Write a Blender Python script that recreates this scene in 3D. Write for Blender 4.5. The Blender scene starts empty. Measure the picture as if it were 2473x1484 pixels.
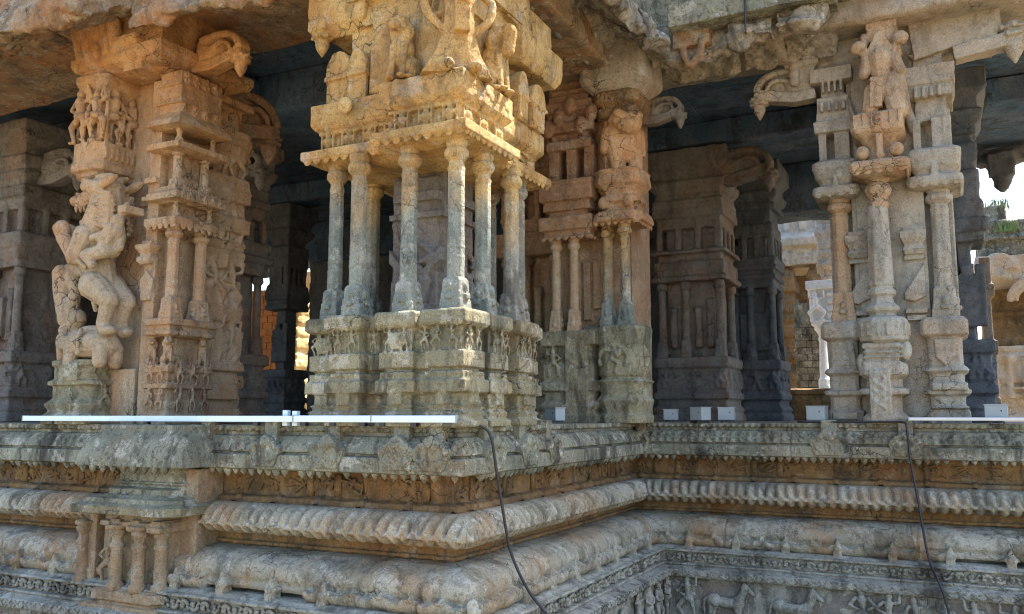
import bpy, math, random
import numpy as np
from mathutils import Vector, Matrix, Euler

C = bpy.context.scene.collection
scn = bpy.context.scene
PI = math.pi

# ------------------------------------------------------------------ camera, sky, sun, exposure
cam_d = bpy.data.cameras.new('camera')
cam_d.sensor_width = 36.0
cam_d.lens = 36.0 * 2100 / 2473
cam_d.clip_end = 2000
cam = bpy.data.objects.new('camera', cam_d); C.objects.link(cam)
cam.location = (2.662, -4.546, 0.066)
cam.rotation_euler = (PI/2 + math.radians(7.11), 0, math.radians(26.6))
scn.camera = cam

SUN_EL, SUN_AZ = math.radians(57), math.radians(40)      # azimuth clockwise from +Y: behind the hall, to the right
to_sun = Vector((math.sin(SUN_AZ)*math.cos(SUN_EL), math.cos(SUN_AZ)*math.cos(SUN_EL), math.sin(SUN_EL)))
w = bpy.data.worlds.new('World'); scn.world = w; w.use_nodes = True
nt = w.node_tree; bg = nt.nodes['Background']
sky = nt.nodes.new('ShaderNodeTexSky'); sky.sky_type = 'NISHITA'; sky.sun_disc = False
sky.sun_elevation = SUN_EL; sky.sun_rotation = SUN_AZ; sky.dust_density = 1.8; sky.air_density = 1.0
nt.links.new(sky.outputs[0], bg.inputs[0]); bg.inputs[1].default_value = 0.15
sd = bpy.data.lights.new('sun', 'SUN'); sd.energy = 4.5; sd.angle = math.radians(0.5); sd.color = (1.0, 0.93, 0.82)
so = bpy.data.objects.new('sun', sd); C.objects.link(so)
so.rotation_euler = to_sun.to_track_quat('Z', 'Y').to_euler(); so.location = (0, 0, 30)
scn.view_settings.view_transform = 'Standard'; scn.view_settings.look = 'None'
scn.view_settings.exposure = 2.12; scn.view_settings.gamma = 1.0
scn.cycles.filter_width = 1.1; scn.cycles.max_bounces = 6; scn.cycles.diffuse_bounces = 4; scn.cycles.glossy_bounces = 2

# ------------------------------------------------------------------ noise
def _h(ix, iy, iz):
    n = (ix*374761393 + iy*668265263 + iz*2147483647) & 0xffffffff
    n = ((n ^ (n >> 13))*1274126177) & 0xffffffff
    return ((n ^ (n >> 16)) & 0xffff)/65535.0
def vnoise(P, s, seed=0):
    Q = P*s + seed*17.31
    I = np.floor(Q).astype(np.int64); f = Q - I; f = f*f*(3-2*f)
    r = 0
    for dx in (0, 1):
        for dy in (0, 1):
            for dz in (0, 1):
                wgt = (f[:, 0] if dx else 1-f[:, 0])*(f[:, 1] if dy else 1-f[:, 1])*(f[:, 2] if dz else 1-f[:, 2])
                r = r + wgt*_h(I[:, 0]+dx, I[:, 1]+dy, I[:, 2]+dz)
    return r*2-1
def fbm(P, s, o=3, seed=0):
    r = 0; a = 1.0
    for k in range(o):
        r = r + a*vnoise(P, s*2**k, seed+k); a *= .5
    return r

# ------------------------------------------------------------------ mesh builder
class B:
    def __init__(s): s.v = []; s.f = []; s.n = 0; s.m = None
    def frame(s, o=None, x=(1, 0, 0), y=(0, 1, 0), z=(0, 0, 1)):
        if o is None: s.m = None; return s
        m = np.eye(4); m[:3, 0] = x; m[:3, 1] = y; m[:3, 2] = z; m[:3, 3] = o; s.m = m; return s
    def add(s, V, F):
        V = np.asarray(V, float)
        if s.m is not None: V = V @ s.m[:3, :3].T + s.m[:3, 3]
        s.v.append(V)
        if isinstance(F, np.ndarray): s.f.append(F + s.n)
        else: s.f += [[tuple(i+s.n for i in q) for q in F]]
        s.n += len(V)
    def box(s, x0, x1, y0, y1, z0, z1, tx=1, ty=1):
        cx, cy = (x0+x1)/2, (y0+y1)/2
        V = [(x0, y0, z0), (x1, y0, z0), (x1, y1, z0), (x0, y1, z0)]
        V += [(cx+(x-cx)*tx, cy+(y-cy)*ty, z1) for x, y, _ in V]
        s.add(V, [(3, 2, 1, 0), (4, 5, 6, 7), (0, 1, 5, 4), (1, 2, 6, 5), (2, 3, 7, 6), (3, 0, 4, 7)])
    def rbox(s, c, sz, rot=(0, 0, 0)):
        R = np.array(Euler(rot).to_matrix())
        V = np.array([(x, y, z) for z in (-.5, .5) for x, y in ((-.5, -.5), (.5, -.5), (.5, .5), (-.5, .5))])*np.array(sz)
        s.add(V @ R.T + np.array(c), [(3, 2, 1, 0), (4, 5, 6, 7), (0, 1, 5, 4), (1, 2, 6, 5), (2, 3, 7, 6), (3, 0, 4, 7)])
    def rings(s, R, closed=False):
        k = len(R[0]); V = np.concatenate([np.asarray(r, float) for r in R]); F = []
        for i in range(len(R)-1):
            for j in range(k):
                F.append((i*k+j, i*k+(j+1) % k, (i+1)*k+(j+1) % k, (i+1)*k+j))
        F.append(tuple(range(k))[::-1]); F.append(tuple((len(R)-1)*k+j for j in range(k)))
        s.add(V, F)
    def stack(s, x0, x1, y0, y1, prof, cut=0):
        R = []
        for o, z in prof:
            a, b, c, d = x0-o, x1+o, y0-o, y1+o
            if cut:
                R.append([(a+cut, c, z), (b-cut, c, z), (b, c+cut, z), (b, d-cut, z), (b-cut, d, z), (a+cut, d, z), (a, d-cut, z), (a, c+cut, z)])
            else: R.append([(a, c, z), (b, c, z), (b, d, z), (a, d, z)])
        s.rings(R)
    def lathe(s, x, y, prof, n=12, rot=0, ax=1, ay=1):
        s.rings([[(x+ax*r*math.cos(rot+2*PI*j/n), y+ay*r*math.sin(rot+2*PI*j/n), z) for j in range(n)] for r, z in prof])
    def ell(s, c, r, rot=(0, 0, 0), n=12, m=8):
        if isinstance(r, (int, float)): r = (r, r, r)
        R = np.array(Euler(rot).to_matrix()); V = [(0, 0, -1)]
        for i in range(1, m):
            p = -PI/2+PI*i/m
            V += [(math.cos(p)*math.cos(2*PI*j/n), math.cos(p)*math.sin(2*PI*j/n), math.sin(p)) for j in range(n)]
        V.append((0, 0, 1)); F = []
        for j in range(n):
            F.append((0, 1+(j+1) % n, 1+j)); F.append((len(V)-1, 1+(m-2)*n+j, 1+(m-2)*n+(j+1) % n))
        for i in range(m-2):
            for j in range(n): F.append((1+i*n+j, 1+i*n+(j+1) % n, 1+(i+1)*n+(j+1) % n, 1+(i+1)*n+j))
        s.add((np.array(V)*np.array(r)) @ R.T + np.array(c), F)
    def cap(s, p0, p1, r0, r1=None, n=9, fl=1.0):
        r1 = r0 if r1 is None else r1
        p0, p1 = Vector(p0), Vector(p1); d = p1-p0; L = max(d.length, 1e-5); q = d.to_track_quat('Z', 'Y')
        pr = [(.02*r0, -r0), (.6*r0, -.8*r0), (.95*r0, -.3*r0), (r0, 0), (r1, L), (.95*r1, L+.3*r1), (.6*r1, L+.8*r1), (.02*r1, L+r1)]
        s.rings([[tuple(p0 + q @ Vector((r*math.cos(2*PI*j/n), r*fl*math.sin(2*PI*j/n), z))) for j in range(n)] for r, z in pr])
    def tube(s, pts, r, n=7):
        P = [Vector(p) for p in pts]; R = []
        rs = r if isinstance(r, (list, tuple)) else [r]*len(P)
        for i, p in enumerate(P):
            t = (P[min(i+1, len(P)-1)]-P[max(i-1, 0)]); q = t.to_track_quat('Z', 'Y')
            R.append([tuple(p + q @ Vector((rs[i]*math.cos(2*PI*j/n), rs[i]*math.sin(2*PI*j/n), 0))) for j in range(n)])
        s.rings(R)
    def prism(s, pts, y0, y1):                    # outline in local x,z ; thickness along local y
        k = len(pts)
        s.add([(x, y0, z) for x, z in pts]+[(x, y1, z) for x, z in pts],
              [tuple(range(k)), tuple(range(2*k-1, k-1, -1))]+[(j, j+k, (j+1) % k+k, (j+1) % k) for j in range(k)])
    def grid(s, V, nu, nv):
        i = np.arange((nu-1)*(nv-1)); a = (i//(nv-1))*nv + i % (nv-1)
        s.add(V, np.stack([a, a+nv, a+nv+1, a+1], 1))

def curve_pts(ctrl, n):                            # smooth curve through control points
    P = [Vector(p) for p in ctrl]; out = []
    P = [P[0]*2-P[1]]+P+[P[-1]*2-P[-2]]
    for i in range(1, len(P)-2):
        for k in range(n):
            t = k/n; a, b, c, d = P[i-1:i+3]
            out.append(.5*((2*b)+(c-a)*t+(2*a-5*b+4*c-d)*t*t+(3*b-a-3*c+d)*t**3))
    out.append(P[-2]); return out

def tag(o, label=None, cat=None, group=None, kind=None):
    for k, v in (('label', label), ('category', cat), ('group', group), ('kind', kind)):
        if v: o[k] = v
    return o
def thing(name, label, cat, loc=(0, 0, 0), group=None):
    o = bpy.data.objects.new(name, None); o.empty_display_size = .1; C.objects.link(o); o.location = loc
    return tag(o, label, cat, group)

TEX = {}
def clouds(size):
    if size not in TEX:
        t = bpy.data.textures.new('wear', 'CLOUDS'); t.noise_scale = size; t.noise_depth = 2; TEX[size] = t
    return TEX[size]
def root_loc(p):
    l = Vector((0, 0, 0))
    while p is not None: l += p.location; p = p.parent
    return l
def obj(name, b, m, parent=None, voxel=None, wear=None, smooth=True, label=None):
    V = np.concatenate(b.v); off = root_loc(parent); V = V - np.array(off)
    me = bpy.data.meshes.new(name); lv = []; ls = []; n = 0
    tot = []
    for F in b.f:
        if isinstance(F, np.ndarray):
            lv.append(F.reshape(-1)); tot.append(np.full(len(F), F.shape[1]))
        else:
            lv.append(np.array([i for q in F for i in q], int)); tot.append(np.array([len(q) for q in F], int))
    lv = np.concatenate(lv); tot = np.concatenate(tot); st = np.concatenate([[0], np.cumsum(tot)[:-1]])
    me.vertices.add(len(V)); me.vertices.foreach_set('co', V.astype(np.float32).ravel())
    me.loops.add(len(lv)); me.loops.foreach_set('vertex_index', lv.astype(np.int32))
    me.polygons.add(len(tot)); me.polygons.foreach_set('loop_start', st.astype(np.int32)); me.polygons.foreach_set('loop_total', tot.astype(np.int32))
    me.polygons.foreach_set('use_smooth', np.full(len(tot), smooth)); me.update(); me.validate()
    o = bpy.data.objects.new(name, me); C.objects.link(o)
    if parent is not None: o.parent = parent
    if label: o['label'] = label
    if voxel:
        md = o.modifiers.new('r', 'REMESH'); md.mode = 'VOXEL'; md.voxel_size = voxel; md.use_smooth_shade = True
        for size, st_ in (wear if wear is not None else ((.16, .014), (.035, .006))):
            d = o.modifiers.new('d', 'DISPLACE'); d.texture = clouds(size); d.strength = st_*(.55 if st_ < .03 else 1); d.mid_level = .5
            d.texture_coords = 'GLOBAL'
        dg = bpy.context.evaluated_depsgraph_get(); dg.update()
        nm = bpy.data.meshes.new_from_object(o.evaluated_get(dg)); nm.name = name
        o.modifiers.clear(); o.data = nm
    o.data.materials.clear(); o.data.materials.append(m)
    return o
def dup(root, loc, label=None, rz=0, group=None):
    r = root.copy(); C.objects.link(r); r.location = loc; r.rotation_euler = (0, 0, rz)
    if label: r['label'] = label
    if group: r['group'] = group
    for ch in list(root.children):
        c = ch.copy(); C.objects.link(c); c.parent = r
        for g in ch.children:
            d = g.copy(); C.objects.link(d); d.parent = c
    return r

# ------------------------------------------------------------------ materials
def stone(name, low, high=None, z0=0, z1=1, stain=(.30, .12, .04), stain_amt=.4, lichen=.3, dark=.35, bump=.5, carve=0.0, cscale=9.0, moss=0.0):
    """weathered granite: two mottled tones low and high on the wall, iron stains, lichen, rain streaks, fine relief"""
    m = bpy.data.materials.new(name); m.use_nodes = True; N = m.node_tree.nodes; L = m.node_tree.links
    bs = N['Principled BSDF']; bs.inputs['Roughness'].default_value = .88; bs.inputs['Specular IOR Level'].default_value = .25
    geo = N.new('ShaderNodeNewGeometry'); P = geo.outputs['Position']
    def noise(sc, det=5, ro=.6, vec=None, off=None, dist=0):
        t = N.new('ShaderNodeTexNoise'); t.inputs['Scale'].default_value = sc; t.inputs['Detail'].default_value = det; t.inputs['Roughness'].default_value = ro
        t.inputs['Distortion'].default_value = dist
        L.new(vec or P, t.inputs['Vector']); return t.outputs['Fac']
    def mp(v, a, b, c=0, d=1):
        r = N.new('ShaderNodeMapRange'); r.inputs[1].default_value = a; r.inputs[2].default_value = b; r.inputs[3].default_value = c; r.inputs[4].default_value = d
        L.new(v, r.inputs[0]); return r.outputs[0]
    def math_(op, a, b):
        r = N.new('ShaderNodeMath'); r.operation = op
        for i, q in enumerate((a, b)):
            if isinstance(q, (int, float)): r.inputs[i].default_value = q
            else: L.new(q, r.inputs[i])
        return r.outputs[0]
    def mix(f, a, b, mode='MIX'):
        r = N.new('ShaderNodeMix'); r.data_type = 'RGBA'; r.blend_type = mode
        if isinstance(f, (int, float)): r.inputs[0].default_value = f
        else: L.new(f, r.inputs[0])
        for i, q in ((6, a), (7, b)):
            if isinstance(q, tuple): r.inputs[i].default_value = (q[0]*.8, q[1]*.8, q[2]*.8, 1)
            else: L.new(q, r.inputs[i])
        return r.outputs[2]
    def scaled(v):
        r = N.new('ShaderNodeVectorMath'); r.operation = 'MULTIPLY'; L.new(P, r.inputs[0]); r.inputs[1].default_value = v; return r.outputs[0]
    n1 = mp(noise(2.4, 4, .7), .38, .62)
    col = mix(n1, low[0], low[1])
    if high:
        sp = N.new('ShaderNodeSeparateXYZ'); L.new(P, sp.inputs[0])
        zz = math_('ADD', sp.outputs[2], mp(noise(2.2, 4), .3, .7, -.35, .35))
        col = mix(mp(zz, z0, z1), col, mix(n1, high[0], high[1]))
    col = mix(math_('MULTIPLY', mp(noise(1.1, 3, .65, scaled((1.3, 1.3, .8)), dist=.6), .47, .62), stain_amt), col, stain)
    if moss: col = mix(math_('MULTIPLY', mp(noise(1.9, 5, .7), .5, .64), moss), col, (.13, .15, .085))
    col = mix(math_('MULTIPLY', mp(noise(5.5, 5, .78), .545, .60), lichen), col, (.52, .50, .42))
    col = mix(math_('MULTIPLY', mp(noise(3.1, 4, .72, scaled((1.6, 1.6, .5)), dist=.4), .5, .63), dark), col, (.03, .028, .022))
    col = mix(math_('MULTIPLY', mp(noise(19, 4, .8), .54, .585), .55*dark+.1), col, (.055, .05, .035))
    h = math_('ADD', math_('MULTIPLY', noise(18, 4, .7), .022), math_('MULTIPLY', noise(70, 3, .75), .011))
    vo = N.new('ShaderNodeTexVoronoi'); vo.feature = 'DISTANCE_TO_EDGE'; vo.inputs['Scale'].default_value = 5.5
    wv = N.new('ShaderNodeVectorMath'); wv.operation = 'ADD'; L.new(P, wv.inputs[0])
    ns = N.new('ShaderNodeTexNoise'); ns.inputs['Scale'].default_value = 7; ns.inputs['Detail'].default_value = 4
    L.new(P, ns.inputs['Vector'])
    sc = N.new('ShaderNodeVectorMath'); sc.operation = 'SCALE'; sc.inputs['Scale'].default_value = .22; L.new(ns.outputs['Color'], sc.inputs[0]); L.new(sc.outputs[0], wv.inputs[1])
    L.new(wv.outputs[0], vo.inputs['Vector'])
    where = mp(noise(1.6, 3), .5, .62)
    crack = math_('MULTIPLY', mp(vo.outputs['Distance'], 0, .04), math_('MULTIPLY', where, .012))
    col = mix(math_('MULTIPLY', mp(vo.outputs['Distance'], .004, .022, .85, 0), where), col, (.03, .026, .02))
    sp2 = mp(noise(110, 3, .75), .32, .68, .70, 1.28)
    hs = N.new('ShaderNodeHueSaturation'); L.new(sp2, hs.inputs['Value']); L.new(col, hs.inputs['Color']); L.new(hs.outputs[0], bs.inputs['Base Color'])
    h = math_('ADD', h, crack)
    if carve:
        v2 = N.new('ShaderNodeTexVoronoi'); v2.distance = 'CHEBYCHEV'; v2.inputs['Scale'].default_value = cscale; v2.inputs['Randomness'].default_value = .85
        w2 = N.new('ShaderNodeVectorMath'); w2.operation = 'ADD'; L.new(scaled((1, 1, 1.7)), w2.inputs[0])
        s2 = N.new('ShaderNodeVectorMath'); s2.operation = 'SCALE'; s2.inputs['Scale'].default_value = .05; L.new(ns.outputs['Color'], s2.inputs[0]); L.new(s2.outputs[0], w2.inputs[1])
        L.new(w2.outputs[0], v2.inputs['Vector'])
        sx = N.new('ShaderNodeSeparateColor'); L.new(v2.outputs['Color'], sx.inputs[0])
        h = math_('ADD', h, math_('MULTIPLY', sx.outputs[0], .03*carve))
        h = math_('ADD', h, math_('MULTIPLY', v2.outputs['Distance'], -.03*carve))
    bp = N.new('ShaderNodeBump'); bp.inputs['Strength'].default_value = bump; bp.inputs['Distance'].default_value = 1.0
    L.new(h, bp.inputs['Height']); L.new(bp.outputs[0], bs.inputs['Normal'])
    return m
def plain(name, col, rough=.6, metal=0, bump=0):
    m = bpy.data.materials.new(name); m.use_nodes = True; N = m.node_tree.nodes; L = m.node_tree.links
    bs = N['Principled BSDF']; bs.inputs['Roughness'].default_value = rough; bs.inputs['Metallic'].default_value = metal
    t = N.new('ShaderNodeTexNoise'); t.inputs['Scale'].default_value = 14; t.inputs['Detail'].default_value = 5
    tc = N.new('ShaderNodeTexCoord'); L.new(tc.outputs['Object'], t.inputs['Vector'])
    r = N.new('ShaderNodeMapRange'); r.inputs[3].default_value = .85; r.inputs[4].default_value = 1.1; L.new(t.outputs['Fac'], r.inputs[0])
    hs = N.new('ShaderNodeHueSaturation'); hs.inputs['Color'].default_value = (*col, 1); L.new(r.outputs[0], hs.inputs['Value']); L.new(hs.outputs[0], bs.inputs['Base Color'])
    return m

GREY = ((.17, .175, .13), (.32, .315, .23)); OCH = ((.40, .24, .08), (.60, .41, .17)); ORG = ((.40, .18, .06), (.55, .30, .115))
TEAL = ((.15, .185, .165), (.30, .32, .27))
M_plat = stone('platform_granite', GREY, stain=(.22, .11, .045), stain_amt=.3, lichen=.6, dark=.8, bump=.6, moss=.15)
M_base = stone('plinth_granite', ((.25, .245, .20), (.38, .37, .305)), stain=(.24, .15, .08), stain_amt=.2, lichen=.5, dark=.7, bump=.5)
M_kum = stone('drum_granite', ((.26, .235, .165), (.42, .39, .30)), stain=(.34, .18, .07), stain_amt=.6, lichen=.5, dark=.55, bump=.3)
M_red = stone('iron_stained_granite', ((.16, .10, .045), (.28, .17, .07)), stain=(.22, .09, .025), stain_amt=.5, lichen=.15, dark=.55, bump=.6, carve=.2, cscale=9)
M_ped = stone('pedestal_granite', ((.21, .20, .13), (.34, .315, .205)), TEAL, .9, 1.4, stain=(.28, .15, .06), stain_amt=.3, lichen=.55, dark=.6, bump=.7, carve=.08, cscale=10, moss=.12)
M_col = stone('colonnette_granite', TEAL, OCH, 1.25, 1.8, stain_amt=.2, lichen=.45, dark=.4, bump=.6, carve=.08, cscale=20)
M_top = stone('golden_granite', OCH, stain=(.42, .20, .06), stain_amt=.5, lichen=.35, dark=.4, bump=.65, carve=.32, cscale=13)
M_yali = stone('buff_orange_granite', ((.40, .31, .20), (.46, .36, .24)), ORG, 1.2, 3.0, stain=(.42, .19, .07), stain_amt=.45, lichen=.25, dark=.25, bump=.5)
M_yalic = stone('buff_orange_carved_granite', ((.38, .29, .19), (.45, .35, .23)), ORG, 1.0, 2.9, stain=(.42, .19, .07), stain_amt=.5, lichen=.2, dark=.35, bump=.65, carve=.38, cscale=12)
M_cp = stone('ruddy_carved_granite', ((.28, .22, .14), (.37, .27, .16)), ((.27, .145, .075), (.36, .20, .105)), .7, 2.2, stain=(.26, .12, .06), stain_amt=.4, lichen=.25, dark=.35, bump=.55, carve=.28, cscale=10)
M_stat = stone('tan_statue_granite', ((.36, .25, .15), (.47, .34, .21)), stain=(.36, .17, .08), stain_amt=.4, lichen=.25, dark=.35, bump=.55, carve=.15, cscale=13)
M_right = stone('pale_buff_granite', ((.30, .29, .24), (.40, .375, .305)), ((.31, .275, .215), (.40, .34, .26)), 1.2, 2.8, stain=(.38, .22, .11), stain_amt=.35, lichen=.3, dark=.3, bump=.5, carve=.25, cscale=10)
M_back = stone('shade_dimmed_granite', ((.175, .16, .145), (.25, .225, .195)), stain_amt=.35, lichen=.1, dark=.4, bump=.6, carve=.4, cscale=8)  # darker tone puts the shade inside the hall into the stone colour
M_roof = stone('roof_granite', ((.24, .165, .095), (.38, .27, .165)), stain=(.40, .17, .06), stain_amt=.75, lichen=.4, dark=.4, bump=.8)
M_eave = stone('grey_eave_granite', ((.22, .195, .15), (.36, .32, .25)), stain=(.34, .18, .08), stain_amt=.35, lichen=.5, dark=.6, bump=.8)
M_ceil = stone('ceiling_blue_shade_granite', ((.055, .115, .18), (.10, .155, .22)), stain_amt=.1, lichen=.06, dark=.6, bump=.6)  # slate blue is the skylit shade under the roof, painted into the stone
M_sunlit = stone('courtyard_granite', ((.42, .37, .29), (.50, .45, .37)), stain=(.5, .28, .10), stain_amt=.5, lichen=.3, dark=.2, bump=.5, carve=.4, cscale=5)
M_white = stone('whitewashed_granite', ((.92, .95, .97), (.98, .98, .96)), stain_amt=.05, lichen=.1, dark=.1, bump=.3, carve=.15)
M_dark = stone('shadow_grey_granite', ((.085, .10, .115), (.15, .155, .16)), stain_amt=.1, lichen=.04, dark=.4, bump=.6, carve=.3, cscale=8)  # dark blue-grey carries the deep hall shade in the base colour
M_gnd = stone('dry_earth', ((.34, .265, .155), (.41, .325, .20)), stain_amt=.2, lichen=.1, dark=.1, bump=.4)
M_floor = stone('paving_granite', ((.20, .18, .15), (.26, .23, .19)), stain_amt=.2, lichen=.1, dark=.3, bump=.3)
M_bar = plain('white_painted_aluminium', (.62, .74, .84), .45)
M_box = plain('pale_grey_enamel', (.25, .29, .305), .45)
M_blk = plain('black_rubber', (.012, .012, .016), .5)

rnd = random.Random(7)
# ------------------------------------------------------------------ carved figures (local frame: x right, y out, z up)
def figure(b, x, z, h, out=0., seed=0, dance=True, d=.55):
    r = random.Random(seed); q = lambda a, c, e=0: (x+a*h, out+e*h, z+c*h)
    k = d
    lean = r.uniform(-.05, .05) if dance else 0
    b.ell(q(lean*1.6, .90), (.075*h, .075*h, .09*h)); b.cap(q(lean*1.6, .97), q(lean*1.8, 1.04), .05*h, .02*h)
    b.cap(q(lean, .74), q(0, .52), .125*h, .095*h, fl=k); b.ell(q(0, .48), (.13*h, .11*h*k*1.6, .09*h))
    for s in (-1, 1):
        kx = s*(.10+(r.uniform(.02, .16) if dance else 0)); kz = .26+(r.uniform(0, .1) if dance else 0)
        fx = s*(.08+(r.uniform(-.02, .1) if dance else 0))
        b.cap(q(s*.07, .46), q(kx, kz, .05), .075*h, .055*h); b.cap(q(kx, kz, .05), q(fx, .03, .02), .05*h, .038*h)
        b.cap(q(fx, .02, .02), q(fx+s*.07, .02, .06), .03*h)
        up = r.random() < .5 and dance
        ex, ez = s*(.22+r.uniform(0, .06)), .62 if not up else .80
        b.cap(q(s*.13+lean, .77), q(ex, ez, .04), .045*h, .038*h)
        b.cap(q(ex, ez, .04), q(s*(.10 if not up else .24), (.56 if not up else 1.0), .09), .036*h, .03*h)
def lion(b, h, out=0.0):                           # seated lion seen from the front, feet at z=0
    b.ell((0, out, .42*h), (.17*h, .16*h, .30*h)); b.ell((0, out+.06*h, .52*h), (.15*h, .13*h, .18*h))
    for s in (-1, 1):
        b.ell((s*.15*h, out-.02*h, .17*h), (.11*h, .16*h, .18*h))
        b.cap((s*.09*h, out+.12*h, .5*h), (s*.09*h, out+.17*h, .06*h), .06*h, .045*h)
        b.ell((s*.09*h, out+.20*h, .035*h), (.06*h, .08*h, .04*h)); b.ell((s*.17*h, out+.1*h, .03*h), (.05*h, .1*h, .035*h))
        b.ell((s*.10*h, out+.06*h, .93*h), (.035*h, .03*h, .06*h))
    b.ell((0, out+.10*h, .80*h), (.15*h, .15*h, .15*h)); b.ell((0, out+.24*h, .76*h), (.09*h, .09*h, .075*h))
    b.ell((0, out+.04*h, .72*h), (.20*h, .12*h, .2*h))
    for s in (-1, 1): b.ell((s*.065*h, out+.22*h, .86*h), .03*h)
def quad(b, x, z, L, out=0, face=1, seed=0):        # horse in relief, L long, standing on z
    q = lambda a, c, e=0: (x+face*a*L, out+e*L, z+c*L)
    b.cap(q(-.26, .52), q(.20, .52), .135*L, .125*L, n=10, fl=.8); b.ell(q(-.28, .54), (.15*L, .1*L, .155*L)); b.ell(q(.22, .53), (.13*L, .1*L, .15*L))
    b.cap(q(.24, .60), q(.38, .84), .10*L, .07*L); b.cap(q(.38, .86), q(.52, .72), .062*L, .04*L); b.cap(q(.36, .90), q(.355, .96), .02*L, .012*L)
    b.cap(q(.22, .68), q(.34, .92), .035*L, .03*L)
    for a, kx, fx in ((.24, .26, .24), (.15, .24, .14), (-.24, -.30, -.27), (-.33, -.37, -.38)):
        b.cap(q(a, .46, .03), q(kx, .24, .04), .055*L, .038*L); b.cap(q(kx, .24, .04), q(fx, .04, .03), .034*L, .028*L); b.ell(q(fx+.02, .03, .03), (.045*L, .04*L, .03*L))
    b.tube([q(-.40, .60), q(-.47, .55), q(-.49, .40), q(-.47, .25)], [.03*L, .035*L, .035*L, .015*L])
def bud(b, x, y, zt, s, tip=True):                  # hanging lotus pendant, top at zt
    b.lathe(x, y, [(.30*s, zt), (.30*s, zt-.12*s), (.44*s, zt-.16*s), (.50*s, zt-.26*s), (.36*s, zt-.30*s), (.38*s, zt-.36*s), (.46*s, zt-.40*s), (.48*s, zt-.50*s), (.30*s, zt-.56*s)], 8, PI/8)
    for k in range(8):
        a = k*PI/4
        b.ell((x+.46*s*math.cos(a), y+.46*s*math.sin(a), zt-.2*s), (.09*s, .09*s, .1*s), n=6, m=5)
        b.ell((x+.44*s*math.cos(a+.4), y+.44*s*math.sin(a+.4), zt-.45*s), (.08*s, .08*s, .09*s), n=6, m=5)
    if tip: b.lathe(x, y, [(.26*s, zt-.54*s), (.31*s, zt-.66*s), (.30*s, zt-.8*s), (.20*s, zt-1.02*s), (.08*s, zt-1.2*s), (.005, zt-1.30*s)], 10)
FRONT = dict(x=(1, 0, 0), y=(0, -1, 0)); RIGHT = dict(x=(0, 1, 0), y=(1, 0, 0)); LEFT = dict(x=(0, -1, 0), y=(-1, 0, 0))

# ------------------------------------------------------------------ ground and platform
PATH = [(-6.5, 0), (0, 0), (0, 3.26), (5.2, 3.26)]
GZ = -1.85
b = B(); n = 60; xs = np.concatenate([-np.geomspace(400, 1, n), np.linspace(-.9, .9, 9), np.geomspace(1, 400, n)])
X, Y = np.meshgrid(xs, xs, indexing='ij'); V = np.stack([X.ravel(), Y.ravel(), np.full(X.size, GZ)], 1)
V[:, 2] += .03*fbm(V*np.array([1, 1, 0]), .5, 3)*(np.hypot(V[:, 0], V[:, 1]) > 3)
b.grid(V, len(xs), len(xs)); g = obj('ground', b, M_gnd); tag(g, kind='structure')

SEGS = []
for i in range(3):
    p, q = Vector(PATH[i]), Vector(PATH[i+1]); d = (q-p).normalized()
    SEGS.append((p, d, (q-p).length, Vector((d.y, -d.x)), (0, 1, -1)[i], (1, -1, 0)[i]))
def zm(z): return np.where(np.asarray(z) < -.48, -.48+(np.asarray(z)+.48)*.95, z)
def ribbon(b, prof, fn=None, du=.010, wear=.006, seed=1, segs=(0, 1, 2), ds=.010, joints=True):
    """sweep a moulding along the platform edge with mitred corners; fn(along, t, seg) pushes the surface out"""
    prof = [(o, float(zm(z))) for o, z in prof]; pr = [np.array(prof[0])]
    for a, c in zip(prof[:-1], prof[1:]):
        a, c = np.array(a), np.array(c); k = max(1, int(np.linalg.norm(c-a)/ds))
        for j in range(1, k+1): pr.append(a+(c-a)*j/k)
    pr = np.array(pr); tg = np.gradient(pr, axis=0); nl = np.stack([-tg[:, 1], tg[:, 0]], 1); nl /= np.linalg.norm(nl, axis=1)[:, None]+1e-9
    T = np.linspace(0, 1, len(pr)); nv = len(pr)
    for i in segs:
        p, d, Ln, nr, e0, e1 = SEGS[i]
        nu = int(Ln/du); U = np.linspace(0, 1, nu)
        o, z = pr[:, 0][None], pr[:, 1][None]
        al = -e0*o + U[:, None]*(Ln+(e0+e1)*o)
        dd = np.zeros_like(al)
        if fn:
            q = np.clip(np.minimum(al + e0*o if e0 else al*0+1, Ln + e1*o - al if e1 else al*0+1)/.035, 0, 1)
            dd = dd + fn(al, T[None], i)*q*q*(3-2*q)
        oo = o + dd*nl[None, :, 0]; zz = z + dd*nl[None, :, 1]
        V = np.stack([p.x+d.x*al+nr.x*oo, p.y+d.y*al+nr.y*oo, zz+0*al], 2).reshape(-1, 3)
        jr = random.Random(seed*7+i); jp = 0.0; jd = al*0
        while joints and jp < Ln+.4:
            jp += jr.uniform(.7, 1.5); jd = jd + np.exp(-((al-jp)/.0065)**2)*jr.uniform(.010, .020)
        V[:, 0] -= nr.x*jd.ravel(); V[:, 1] -= nr.y*jd.ravel()
        if wear:
            w_ = wear*(fbm(V, 5, 3, seed)+.5*fbm(V, 22, 2, seed+5))
            w_ = w_*(.6+1.2*np.clip(fbm(V, 1.7, 2, seed+9), 0, 1))
            V[:, 0] += nr.x*w_; V[:, 1] += nr.y*w_; V[:, 2] += .5*wear*fbm(V+31, 6, 2, seed)
        b.grid(V, nu, nv)
def sm(pts, n=5): return [tuple(p)[:2] for p in curve_pts([(a, c, 0) for a, c in pts], n)]
def along(i, a, o, z):
    p, d, Ln, nr, *_ = SEGS[i]; return (p.x+d.x*a+nr.x*o, p.y+d.y*a+nr.y*o, float(zm(z)))
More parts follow.
